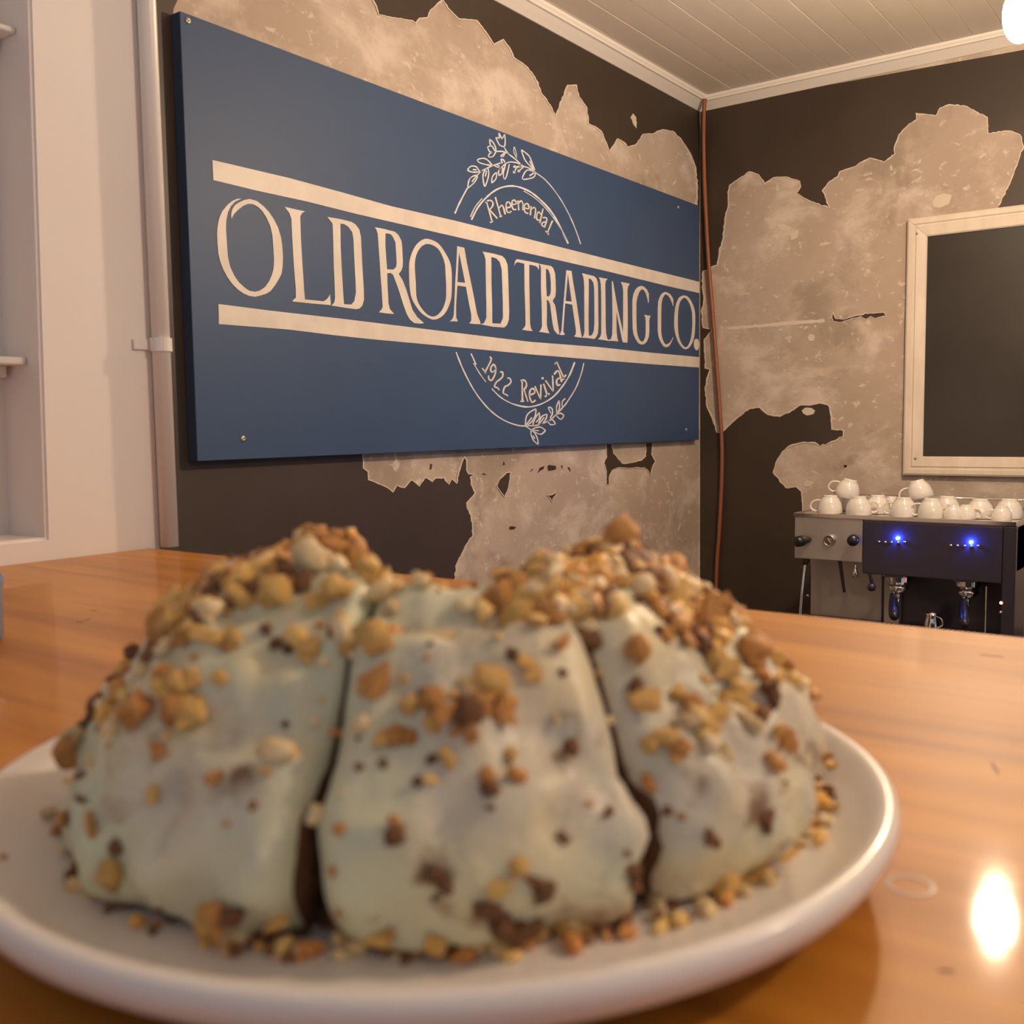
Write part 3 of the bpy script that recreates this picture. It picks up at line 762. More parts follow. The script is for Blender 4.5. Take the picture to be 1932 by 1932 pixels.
# ------------------------------------------------------------------ blackboard
XB = XC - .030
by1, bz1, bz0 = 1.0015, EYE.z + .6915, EYE.z - .1903
by0 = by1 - 1.05
bb = empty('framed_blackboard', (XC, (by0 + by1) / 2, bz0), 'blackboard in a wide cream painted frame hanging above the coffee machine', 'blackboard')
fw = onX(1709, 650, XB).y - onX(1746, 650, XB).y
bprof = [(0, 0), (.0, -.026), (.006, -.030), (fw * .30, -.030), (fw * .36, -.0255), (fw * .42, -.0255), (fw * .48, -.029), (fw * .93, -.025), (fw, -.021), (fw, 0)]
corners = [(by1, bz0), (by1, bz1), (by0, bz1), (by0, bz0)]
inward = [(-1, 1), (-1, -1), (1, -1), (1, 1)]
for i in range(4):
    j = (i + 1) % 4; bm = bmesh.new(); A, B = [], []
    for d, h in bprof:
        A.append(bm.verts.new((XC + h - .001, corners[i][0] + inward[i][0] * d, corners[i][1] + inward[i][1] * d)))
        B.append(bm.verts.new((XC + h - .001, corners[j][0] + inward[j][0] * d, corners[j][1] + inward[j][1] * d)))
    n = len(bprof)
    for k in range(n): bm.faces.new((A[k], A[(k + 1) % n], B[(k + 1) % n], B[k]))
    bm.faces.new(A); bm.faces.new(B)
    bmesh.ops.translate(bm, verts=bm.verts[:], vec=(0, .0004 * (1 if i in (0, 3) else -1), 0))
    obj('frame_moulding', bm, FRAME, bb)
box('writing_surface', (XC - .018, by0 + fw - .004, bz0 + fw - .004), (XC - .008, by1 - fw + .004, bz1 - fw + .004), BOARDM, bb)
for a, b in ((1730, 441), (1727, 865)):
    p = onX(a, b, XB + .001)
    lathe('screw_head', [(0, 0), (.0042, 0), (.0042, .001), (0, .0016)], SCREW, bb, 12, facing(p))

# ------------------------------------------------------------------ hanging cable in the corner
cpts = [(1330, 186), (1328, 215), (1328, 300), (1334, 450), (1342, 560), (1350, 660), (1357, 760), (1362, 840), (1361, 920), (1357, 1000), (1352, 1080), (1350, 1200)]
pp = [onX(a, b, XC - (.075 if i == 0 else .062 if i == 1 else .020)) for i, (a, b) in enumerate(cpts)]
pp.append(Vector((pp[-1].x, pp[-1].y, .02)))
tag(tube('hanging_cable', pp, .0078, CABLE, n=10, sm=6), 'copper brown cable hanging down the dark room corner', 'cable')

# ------------------------------------------------------------------ bench and coffee machine
XM = 3.00
P = lambda a, b, x=XM: onX(a, b, x)
z8_ = lambda a, b: (1460 + a * .2443, 900 + b * .2443)
ZB = EYE.z - .70
bench = empty('back_bench', (3.33, 0, 0), 'dark low bench along the right wall under the coffee machine', 'bench')
box('bench_top', (2.93, -1.8, ZB - .03), (XC - .004, 1.40, ZB), BENCH, bench, .002)
for k in range(6):
    y0 = -1.78 + k * .53
    box('door', (2.952, y0, .06), (2.967, y0 + .52, ZB - .032), BENCH, bench, .002)
box('carcass', (2.968, -1.79, 0), (XC - .006, 1.39, ZB - .0305), DARKM, bench)

yl = P(1498, 1010).y; yr = P(1917, 1050).y; ztop = (P(1498, 972).z + P(1917, 984).z) / 2; zov = P(1560, 1058).z
ym = P(1628, 1000).y
em = empty('espresso_machine', (3.2, (yl + yr) / 2, ZB), 'steel two group espresso machine with blue lights and cups piled on top', 'coffee machine')
XR = 3.47
box('upper_body', (XM + .012, yr, zov), (XR, yl, ztop - .004), STEEL, em, .004)
box('left_fascia', (XM, ym, zov + .001), (XM + .0115, yl - .002, ztop - .006), STEEL, em, .003)
box('dark_reflection_fascia', (XM - .004, yr + .034, zov - .030), (XM + .0115, ym - .001, ztop - .012), GLOSSBLK, em, .003)  # dark reflection in the chrome front, put into the panel colour
bm = bmesh.new()    # cup tray: a floor with a raised lip all round
add_box(bm, (XM + .002, yr + .003, ztop - .0035), (XR, yl - .003, ztop + .0005), .001)
for a, b in (((XM - .004, yr, ztop - .008), (XM + .002, yl, ztop + .004)), ((XR, yr, ztop - .008), (XR + .005, yl, ztop + .004)),
             ((XM + .003, yr, ztop - .008), (XR, yr + .0025, ztop + .004)), ((XM + .003, yl - .0025, ztop - .008), (XR, yl, ztop + .004))):
    add_box(bm, a, b, .001, 1)
obj('cup_tray', bm, CHROME, em)
bm = bmesh.new()
rr = [(XR - .01, yr + .01), (XR - .01, yl - .01)]
add_tube(bm, [(XR - .01, yr + .01, ztop + .002), (XR - .01, yr + .01, ztop + .030), (XR - .01, yl - .01, ztop + .030), (XR - .01, yl - .01, ztop + .002)], .003, 8)
obj('cup_rail', bm, CHROME, em, True)
XBK = 3.14
box('back_panel', (XBK, P(1664, 1100, XBK).y, ZB + .085), (XBK + .01, yl - .004, zov - .001), STEEL2, em, .001)
box('dark_back_panel', (XBK - .002, yr + .035, ZB + .085), (XBK + .008, P(1664, 1100, XBK).y - .001, zov - .031), GLOSSBLK, em, .001)
box('steel_upright', (XBK - .030, P(1697, 1100, XBK - .03).y, ZB + .0875), (XBK - .0025, P(1668, 1100, XBK - .03).y, P(1680, 1086, XBK - .03).z), STEEL2, em, .003)
box('lower_body', (XBK + .012, yr + .002, ZB + .02), (XR, yl - .004, zov - .002), STEEL2, em, .003)
box('drip_tray', (XM + .006, yr + .036, ZB + .03), (XBK - .004, yl - .010, ZB + .083), STEEL, em, .004)
bm = bmesh.new()
yy = yr + .045
while yy < yl - .02:
    add_box(bm, (XM + .02, yy, ZB + .0835), (XBK - .012, yy + .006, ZB + .0865)); yy += .014
obj('drip_grille', bm, CHROME, em)['kind'] = 'stuff'
box('right_column', (XM - .002, yr, ZB + .02), (XBK + .01, yr + .0335, ztop - .010), GLOSSBLK, em, .003)
yc1 = yr + .0335
box('column_edge_strip', (XM - .006, P(1861, 1150).y - .001, ZB + .04), (XM - .0025, P(1861, 1150).y + .002, zov - .04), CHROME, em)
for a in (yl - .05, yr + .05):
    for x in (XM + .05, XR - .05):
        lathe('foot', [(0, 0), (.018, 0), (.015, .021), (0, .021)], BLK, em, 14, Matrix.Translation((x, a, ZB)))
# steam knobs: black tapered handles
for i, (a, b, r) in enumerate(((272, 482, .017), (600, 502, .017))):
    p = P(*z8_(a, b)); d = Vector((-.045, .022 if i == 0 else -.020, -.004 if i == 0 else .012))
    bm = bmesh.new(); add_tube(bm, [p + Vector((.001, 0, 0)), p + d * .25, p + d * .6, p + d, p + d * 1.1], [.008, .011, r, r * .95, r * .5], 16)
    kb = obj('steam_knob', bm, BLK, em, True)
p = P(*z8_(432, 488))
g_ = lathe('pressure_gauge', [(0, 0), (.0175, 0), (.0175, .008), (.0155, .0105), (.0135, .009), (.0135, .006), (0, .006)], CHROME, em, 28, facing(p + Vector((-.0005, 0, 0))))
lathe('dial_face', [(0, .0062), (.0133, .0062), (.0133, .0066), (0, .0066)], mat('brown_dial', (.16, .11, .09), .4), g_, 28, facing(p + Vector((-.0005, 0, 0))))
bm = bmesh.new(); q = p + Vector((-.0082, 0, 0)); add_tube(bm, [q + Vector((0, .004, .006)), q + Vector((0, -.006, -.008))], .0008, 6)
obj('needle', bm, PLASTER_CHIP, g_)
# touch buttons and lights
XF = XM - .004
for row, led in (([(812, 500), (860, 503), (908, 505), (962, 508), (1012, 503)], (958, 472)), ([(1366, 528), (1418, 530), (1472, 533), (1528, 536), (1580, 534)], (1523, 503))):
    for a, b in row:
        lathe('button', [(0, 0), (.0042, 0), (.0042, .002), (.0030, .0034), (0, .0038)], CHROME, em, 14, facing(P(*z8_(a, b), XF)))
    lp = P(*z8_(*led), XF)
    l_ = lathe('indicator_light', [(0, 0), (.0036, 0), (.0036, .0060), (.0026, .0078), (0, .0084)], LEDB, em, 14, facing(lp))
    lathe('light_core', [(0, 0), (.0017, 0), (.0012, .0016), (0, .002)], LEDC, l_, 10, facing(lp + Vector((-.0085, 0, 0))))
lathe('power_light', [(0, 0), (.0042, 0), (.0038, .002), (0, .0034)], LEDR, em, 14, facing(P(*z8_(1755, 972), XM - .002)))
lathe('power_switch', [(0, 0), (.005, 0), (.005, .002), (.0025, .003), (.002, .010), (0, .011)], CHROME, em, 14, facing(P(*z8_(1752, 1045), XM - .002)))
# groups and portafilters
for (a, b), (c, d) in (((950, 735), (930, 1072)), ((1490, 768), (1475, 1132))):
    q = P(*z8_(a, b), XM + .03)
    bm = bmesh.new()
    add_box(bm, (XM + .002, q.y - .032, q.z - .012), (XBK - .003, q.y + .032, q.z + .014), .004)
    add_lathe(bm, [(0, -.035), (.030, -.035), (.034, -.028), (.034, -.010), (0, -.010)], 26, Matrix.Translation((q.x + .02, q.y, q.z)))
    gb = obj('brew_group', bm, CHROME, em)
    box('group_cap', (XM - .003, q.y - .024, q.z - .012), (XM + .0015, q.y + .026, q.z + .004), DARKM, gb, .001)
    bm = bmesh.new()
    base = Vector((q.x + .02, q.y, q.z - .045))
    add_lathe(bm, [(0, -.022), (.016, -.020), (.027, -.008), (.029, .006), (.0, .006)], 24, Matrix.Translation(base))
    add_tube(bm, [base + Vector((-.02, 0, -.005)), base + Vector((-.06, 0, -.02))], .006, 10)
    add_tube(bm, [base + Vector((0, 0, -.015)), base + Vector((0, 0, -.045))], .006, 10)
    pf = obj('portafilter', bm, CHROME, em, True)
    bm = bmesh.new()
    a_ = base + Vector((-.055, 0, -.018)); hd = P(*z8_(c, d), XM - .10)
    add_tube(bm, [a_, a_.lerp(hd, .35), a_.lerp(hd, .75), hd, hd + (hd - a_) * .12], [.009, .013, .015, .0145, .008], 14)
    obj('handle', bm, BLK, pf, True)
# steam wands
p0, p1 = P(*z8_(245, 655), XM + .02), P(*z8_(205, 1060), XM - .01)
tube('steam_wand', [p0 + Vector((.02, 0, .025)), p0, p0.lerp(p1, .5) + Vector((-.004, 0, 0)), p1, p1 + Vector((.004, 0, -.05))], .0042, CHROME, em, 10, 4)
lathe('wand_collar', [(0, -.012), (.010, -.012), (.012, 0), (.010, .014), (0, .014)], DARKM, em, 16, Matrix.Translation(p0 + Vector((0, 0, .004))))
p0, p1 = P(*z8_(510, 650), XM + .02), P(*z8_(545, 890), XM)
tube('hot_water_spout', [p0 + Vector((0, 0, .01)), p0, p1], [.006, .006, .0045], DARKM, em, 10)
p = P(*z8_(630, 730), XM + .01)
lathe('drop_valve', [(0, -.020), (.007, -.018), (.009, -.006), (.006, .004), (.003, .012), (.003, .026), (0, .026)], CHROME, em, 16, Matrix.Translation(p))
p = P(*z8_(755, 850), XM - .005)
bm = bmesh.new()
add_lathe(bm, [(0, -.013), (.009, -.010), (.013, 0), (.009, .010), (0, .013)], 16, Matrix.Translation(p)); add_tube(bm, [p + Vector((0, -.001, .01)), p + Vector((.01, .012, .05)), p + Vector((.02, .02, .09))], .005, 8)
obj('steam_arm', bm, DARKM, em, True)
for (a, b) in ((262, 915),):
    lathe('panel_bolt', [(0, 0), (.005, 0), (.004, .003), (0, .004)], CHROME, em, 12, facing(P(*z8_(a, b), XBK - .0005)))
# spoons and a tamper lying on the drip tray between the groups
tz = ZB + .087


q = P(*z8_(1200, 1080), XM + .02)
jug = empty('milk_jug', (q.x + .035, q.y, tz), 'shiny steel milk jug standing on the drip tray between the two groups', 'jug')
JS = .68
lathe('jug_body', [(r * JS, z * JS) for r, z in [(0, .0002), (.030, .0002), (.033, .004), (.034, .03), (.028, .055), (.024, .068), (.028, .082), (.0265, .082), (.0225, .068), (.0265, .054), (.032, .03), (.031, .005), (0, .004)]],
      CHROME, jug, 28, Matrix.Translation((q.x + .035, q.y, tz)))
tube('jug_handle', [(q.x + .035 + a * JS, q.y + b * JS, tz + c * JS) for a, b, c in ((-.025, -.022, .072), (-.035, -.045, .065), (-.035, -.05, .04), (-.023, -.025, .022))], .0025, CHROME, jug, 8, 4)

# ------------------------------------------------------------------ cups on the machine
cup_prof = [(0, .0), (.019, .0), (.021, .0018), (.0205, .0045), (.027, .012), (.0335, .024), (.0365, .038), (.0375, .0545), (.0365, .0555), (.0352, .0545), (.034, .038), (.031, .025), (.025, .0145), (.015, .008), (0, .007)]


def cup_meshes(s):
    bm = bmesh.new(); add_lathe(bm, [(r * s, z * s) for r, z in cup_prof], 32)
    bmesh.ops.recalc_face_normals(bm, faces=bm.faces[:])
    me = bpy.data.meshes.new('cup_bowl'); bm.to_mesh(me); bm.free(); me.materials.append(PORC)
    bm = bmesh.new()
    hp = [(.0330, 0, .046), (.043, 0, .049), (.054, 0, .044), (.0575, 0, .033), (.052, 0, .022), (.041, 0, .0165), (.0285, 0, .0165)]
    add_tube(bm, smooth_path([Vector(p) * s for p in hp], 4), .0031 * s, 10)
    bmesh.ops.recalc_face_normals(bm, faces=bm.faces[:])
    mh = bpy.data.meshes.new('cup_handle'); bm.to_mesh(mh); bm.free(); mh.materials.append(PORC)
    for x in (me, mh):
        for p in x.polygons: p.use_smooth = True
    return me, mh


MB, MS = cup_meshes(1.0), cup_meshes(.72)
zt = ztop + .0008
# (zoom x of the middle, depth x, small?, lift, tilt, handle heading in degrees (0 = away from the room), label)
CUPS = [
 (432, 3.06, 0, 0, 0, 100, 'white cup upside down at the left front corner of the machine top'),
 (588, 3.12, 0, .046, 14, 105, 'white cup tilted on top of the leftmost group of cups'),
 (655, 3.050, 0, 0, 0, 300, 'white cup upside down in the front row, second from the left'),
 (800, 3.125, 0, 0, 0, 260, 'white cup upside down just left of the gap between the cup groups'),
 (1000, 3.06, 0, 0, 0, 95, 'white cup with its handle to the left, under the tall tilted cup'),
 (1095, 3.13, 0, .046, -16, 110, 'white cup tilted high over the middle of the machine with its handle up'),
 (1215, 3.05, 0, 0, 0, 100, 'white cup upside down right in front of the tilted middle cup'),
 (1335, 3.17, 0, 0, 0, 40, 'white cup upside down in the back row behind the little cups'),
 (1385, 3.045, 1, 0, 0, 90, 'small white espresso cup, left one of the pair over the right blue light'),
 (1485, 3.06, 1, 0, 0, 270, 'small white espresso cup, right one of the pair over the right blue light'),
 (1590, 3.10, 0, 0, 0, 20, 'white cup upside down behind the small pair on its right'),
 (1760, 3.055, 1, 0, 0, 100, 'small white cup in front near the right end of the machine top'),
 (1815, 3.13, 0, 0, 0, 10, 'white cup upside down at the far right end of the machine top'),
 (905, 3.30, 1, 0, 0, 60, 'small white cup far back in the gap between the cup groups'),
 (520, 3.19, 0, 0, 0, 70, 'white cup in the back row holding up the left tilted cup'),
 (1130, 3.20, 0, 0, 0, 50, 'white cup in the back row below the tall tilted cup'),
]
for zx, x, sm, lift, tilt, hd, lab in CUPS:
    s = .72 if sm else 1.0
    px, py = z8_(zx, 290)
    yy = onX(px, py, x).y
    c = bpy.data.objects.new('coffee_cup', None); COL.objects.link(c); c.empty_display_size = .02
    # upside down: the foot looks up
    c.matrix_world = Matrix.Translation((x, yy, zt + .0560 * s + lift)) @ Matrix.Rotation(R(tilt), 4, 'X') @ Matrix.Rotation(R(hd), 4, 'Z') @ Matrix.Rotation(math.pi, 4, 'X')
    tag(c, lab, 'cup', 'white cups piled on the coffee machine')
    for me, nm in zip(MS if sm else MB, ('cup_bowl', 'cup_handle')):
        o = bpy.data.objects.new(nm, me); COL.objects.link(o); o.parent = c

# ------------------------------------------------------------------ lamps
def lamp(pos, label, glass):
    t = empty('pendant_lamp', (pos[0], pos[1], ZC), label, 'lamp')
    x, y, z = pos
    r = .034
    prof = [(0, -r * 1.7)] + [(r * math.sin(a), -r * 1.7 * math.cos(a)) for a in [math.pi * k / 14 for k in range(1, 13)]] + [(.016, r * 1.7), (0, r * 1.72)]
    lathe('bulb', prof, glass, t, 28, Matrix.Translation((x, y, z)))
    lathe('lampholder', [(0, .057), (.017, .057), (.019, .060), (.018, .095), (.008, .108), (0, .108)], BRASS, t, 20, Matrix.Translation((x, y, z)))
    tube('flex', [(x, y, z + .105), (x, y, ZC - .012)], .003, CORD, t, 8)
    lathe('ceiling_rose', [(0, -.022), (.012, -.022), (.035, -.010), (.038, -.0006), (0, -.0006)], TRIM_W, t, 24, Matrix.Translation((x, y, ZC)))


lp = EYE + ray(1926, 26) * 2.05
lamp(lp, 'glowing pendant bulb in the top right corner of the picture', BULB)
lamp((1.0, -.80, lp.z), 'glowing pendant bulb hanging further right, outside the frame', BULB2)

# ------------------------------------------------------------------ plate
PC = Vector((.2511, .2174, ZK)) if False else Vector((2.2419 * .112, 1.9413 * .112, ZK))
plate = tag(lathe('dinner_plate', [(0, .0030), (.070, .0030), (.072, .0002), (.078, .0002), (.081, .0028), (.100, .0042), (.122, .0062), (.136, .0098), (.1425, .0145), (.1450, .0190), (.1446, .0225),
    (.1425, .0240), (.1395, .0235), (.1360, .0190), (.130, .0140), (.124, .0108), (.117, .0090), (.110, .0082), (0, .0080)], PLATEM, None, 96, Matrix.Translation(PC)),
    'round white glazed plate under the cake', 'plate')
for p in plate.data.polygons: p.use_smooth = True
ZP = ZK + .0082

# ------------------------------------------------------------------ cake
cake = empty('walnut_cake', (PC.x, PC.y, ZP), 'iced ring cake cut in slices and topped with chopped walnuts on the white plate', 'cake', rz=math.atan2(-.756, .655))
CM = cake.matrix_world.copy()
ctl = [(.1190, .0), (.1262, .007), (.1275, .025), (.1185, .043), (.1045, .060), (.0905, .073), (.076, .0805), (.062, .083), (.047, .080), (.034, .068), (.027, .048), (.024, .022), (.024, .0)]
pf3 = smooth_path([(a, b, 0) for a, b in ctl], 4)


def gs(x, m, s): return math.exp(-((x - m) / s) ** 2)


def cake_pt(th, r, h, e, side):
    """th degrees from the front, e = 0..1 closeness to a cut, h height above the plate"""
    u = h / .083
    hs = 1.0 - .030 * gs(th, 5, 25) - .03 * gs(th, -95, 40) - .05 * gs(th, 112, 24)
    rs = 1.0 + .012 * math.sin(R(th) * 5 + 1) - (.115 * gs(th, -80, 40) + .04 * gs(th, 85, 30)) * min(1, max(0, (r - .05) / .04))
    if -12 < th < 26:
        w = min(1, (th + 12) / 6) * min(1, (26 - th) / 10)
        h += w * (.0060 * gs(r, .094, .006) * (u > .5) - .0105 * gs(r, .079, .009) * (u > .5))
        # fold running down the middle of the front slice
        r += w * .0025 * gs(th, 8 + 4 * u, 2.5) * (1 - u) * (r > .08)
    if th < -12:
        r += .003 * gs(th, -52 + 10 * u, 7) * (r > .07); r -= .006 * gs(th, -62, 5) * gs(u, .1, .18) * (r > .07)
    rr = r * rs
    a = R(th)
    x, y = rr * math.sin(a), -rr * math.cos(a) * .81
    v = Vector((x, y, h * hs))
    n3 = noise.fractal(v * 24 + Vector((5, 2, 8)), 1.0, 2.0, 3) * .0062 + (abs(noise.noise(v * 48)) - .2) * -.0095 + noise.noise(v * 120) * .0022 + noise.noise(v * 260) * .0007
    out = Vector((math.sin(a), -math.cos(a), 0)) * (1 if r > .06 else -1) * (1 - u) + Vector((0, 0, 1)) * u
    if h > .0008: v += out.normalized() * n3
    v -= out.normalized() * .0065 * e
    v.z = max(v.z, 0.0003)
    return v


def cake_slice(t0, t1, label):
    n = max(10, int((t1 - t0) / 1.3)); bm = bmesh.new(); rows = []
    for i in range(n + 1):
        f = i / n; f = .5 - .5 * math.cos(math.pi * f) if n < 60 else f
        row = []
        for q in pf3:
            u = q.y / .083
            inset = .45 + 2.3 * (1 - min(1, u)) ** 2.5
            a0, a1 = t0 + inset, t1 - inset
            th = a0 + (a1 - a0) * f
            d = min(th - a0, a1 - th)
            e = math.exp(-(d / 1.1) ** 2) * .75 + math.exp(-(d / 3.6) ** 2) * .25
            row.append(bm.verts.new(cake_pt(th, q.x, q.y, e, 0)))
        rows.append(row)
    m = len(pf3)
    for a, b in zip(rows, rows[1:]):
        for k in range(m - 1): bm.faces.new((a[k], a[k + 1], b[k + 1], b[k]))
        bm.faces.new((a[m - 1], a[0], b[0], b[m - 1]))
    caps = []
    for row in (rows[0], rows[-1]):      # cut faces: brown sponge
        c = [v.co for v in row]; base = Vector((0, 0, 0))
        ctr = Vector((sum(p.x for p in c) / m, sum(p.y for p in c) / m, .038))
        cv = bm.verts.new(ctr)
        for k in range(m):
            caps.append(bm.faces.new((row[k], row[(k + 1) % m], cv)))
    for f in caps: f.material_index = 1
    for f in bm.faces:
        f.smooth = True
        if max(v.co.z for v in f.verts) < .0035: f.material_index = 1
    bmesh.ops.recalc_face_normals(bm, faces=bm.faces[:])
    me = bpy.data.meshes.new('cake_slice'); bm.to_mesh(me)
    bv = BVHTree.FromBMesh(bm); bm.free()
    me.materials.append(ICING); me.materials.append(SPONGE)
    o = bpy.data.objects.new('cake_slice', me); COL.objects.link(o); o.parent = cake
    if label: o['label'] = label
    return o, bv


SL = [cake_slice(-15, 26, 'front slice between the two cuts'), cake_slice(-97, -15, 'left slice, pale icing'), cake_slice(-150, -97, 'back left slice heaped with nuts'),
      cake_slice(26, 110, 'right slice with nuts down its side')]
CI = CM.inverted()


def hit_px(px, py):
    o = CI @ EYE; d = (CI.to_3x3() @ ray(px, py)).normalized(); best = None
    for _, bv in SL:
        l, n, i, dist = bv.ray_cast(o, d)
        if l is not None and (best is None or dist < best[2]): best = (l, n, dist)
    if best is None:
        # down on the plate
        if d.z >= 0: return None
        t = (-o.z) / d.z; l = o + d * t
        if math.hypot(l.x, l.y) > .135: return None
        zr = max(0, (math.hypot(l.x, l.y) - .117)) * .45
        return Vector((l.x, l.y, zr)), Vector((0, 0, 1)), t
    return best


NM = []
for k in range(6):
    bm = bmesh.new(); bmesh.ops.create_icosphere(bm, subdivisions=2 if k < 2 else 1, radius=1)
    sx, sy, sz = random.uniform(.8, 1.25), random.uniform(.7, 1.0), random.uniform(.55, .8)
    for v in bm.verts:
        n = noise.noise(v.co * 1.3 + Vector((k * 7.1, 0, 0))) * .55 + noise.noise(v.co * 2.9 + Vector((k * 3.1, 4, 0))) * .55
        v.co = v.co * (1 + n); v.co = Vector((v.co.x * sx, v.co.y * sy, v.co.z * sz))
    row = []
    for c in range(4):
        me = bpy.data.meshes.new('nut_piece'); bm.to_mesh(me); me.materials.append(NUT[c])
        for p in me.polygons: p.use_smooth = (k < 2)
        row.append(me)
    bm.free(); NM.append(row)
nuts = []


def place_nut(l, n, r, c, sink=.25):
    if len(nuts) >= 300: return
    o = bpy.data.objects.new('nut_piece', NM[random.randrange(6)][c]); COL.objects.link(o)
    o.parent = cake
    q = n.to_track_quat('Z', 'Y').to_matrix().to_4x4() @ Matrix.Rotation(random.uniform(0, 6.28), 4, 'Z') @ Matrix.Rotation(random.uniform(-.5, .5), 4, 'X')
    s = r * random.uniform(.85, 1.15)
    o.matrix_local = Matrix.Translation(l + n * r * (.6 - sink)) @ q @ Matrix.Diagonal((s, s, s, 1))
    nuts.append(o)


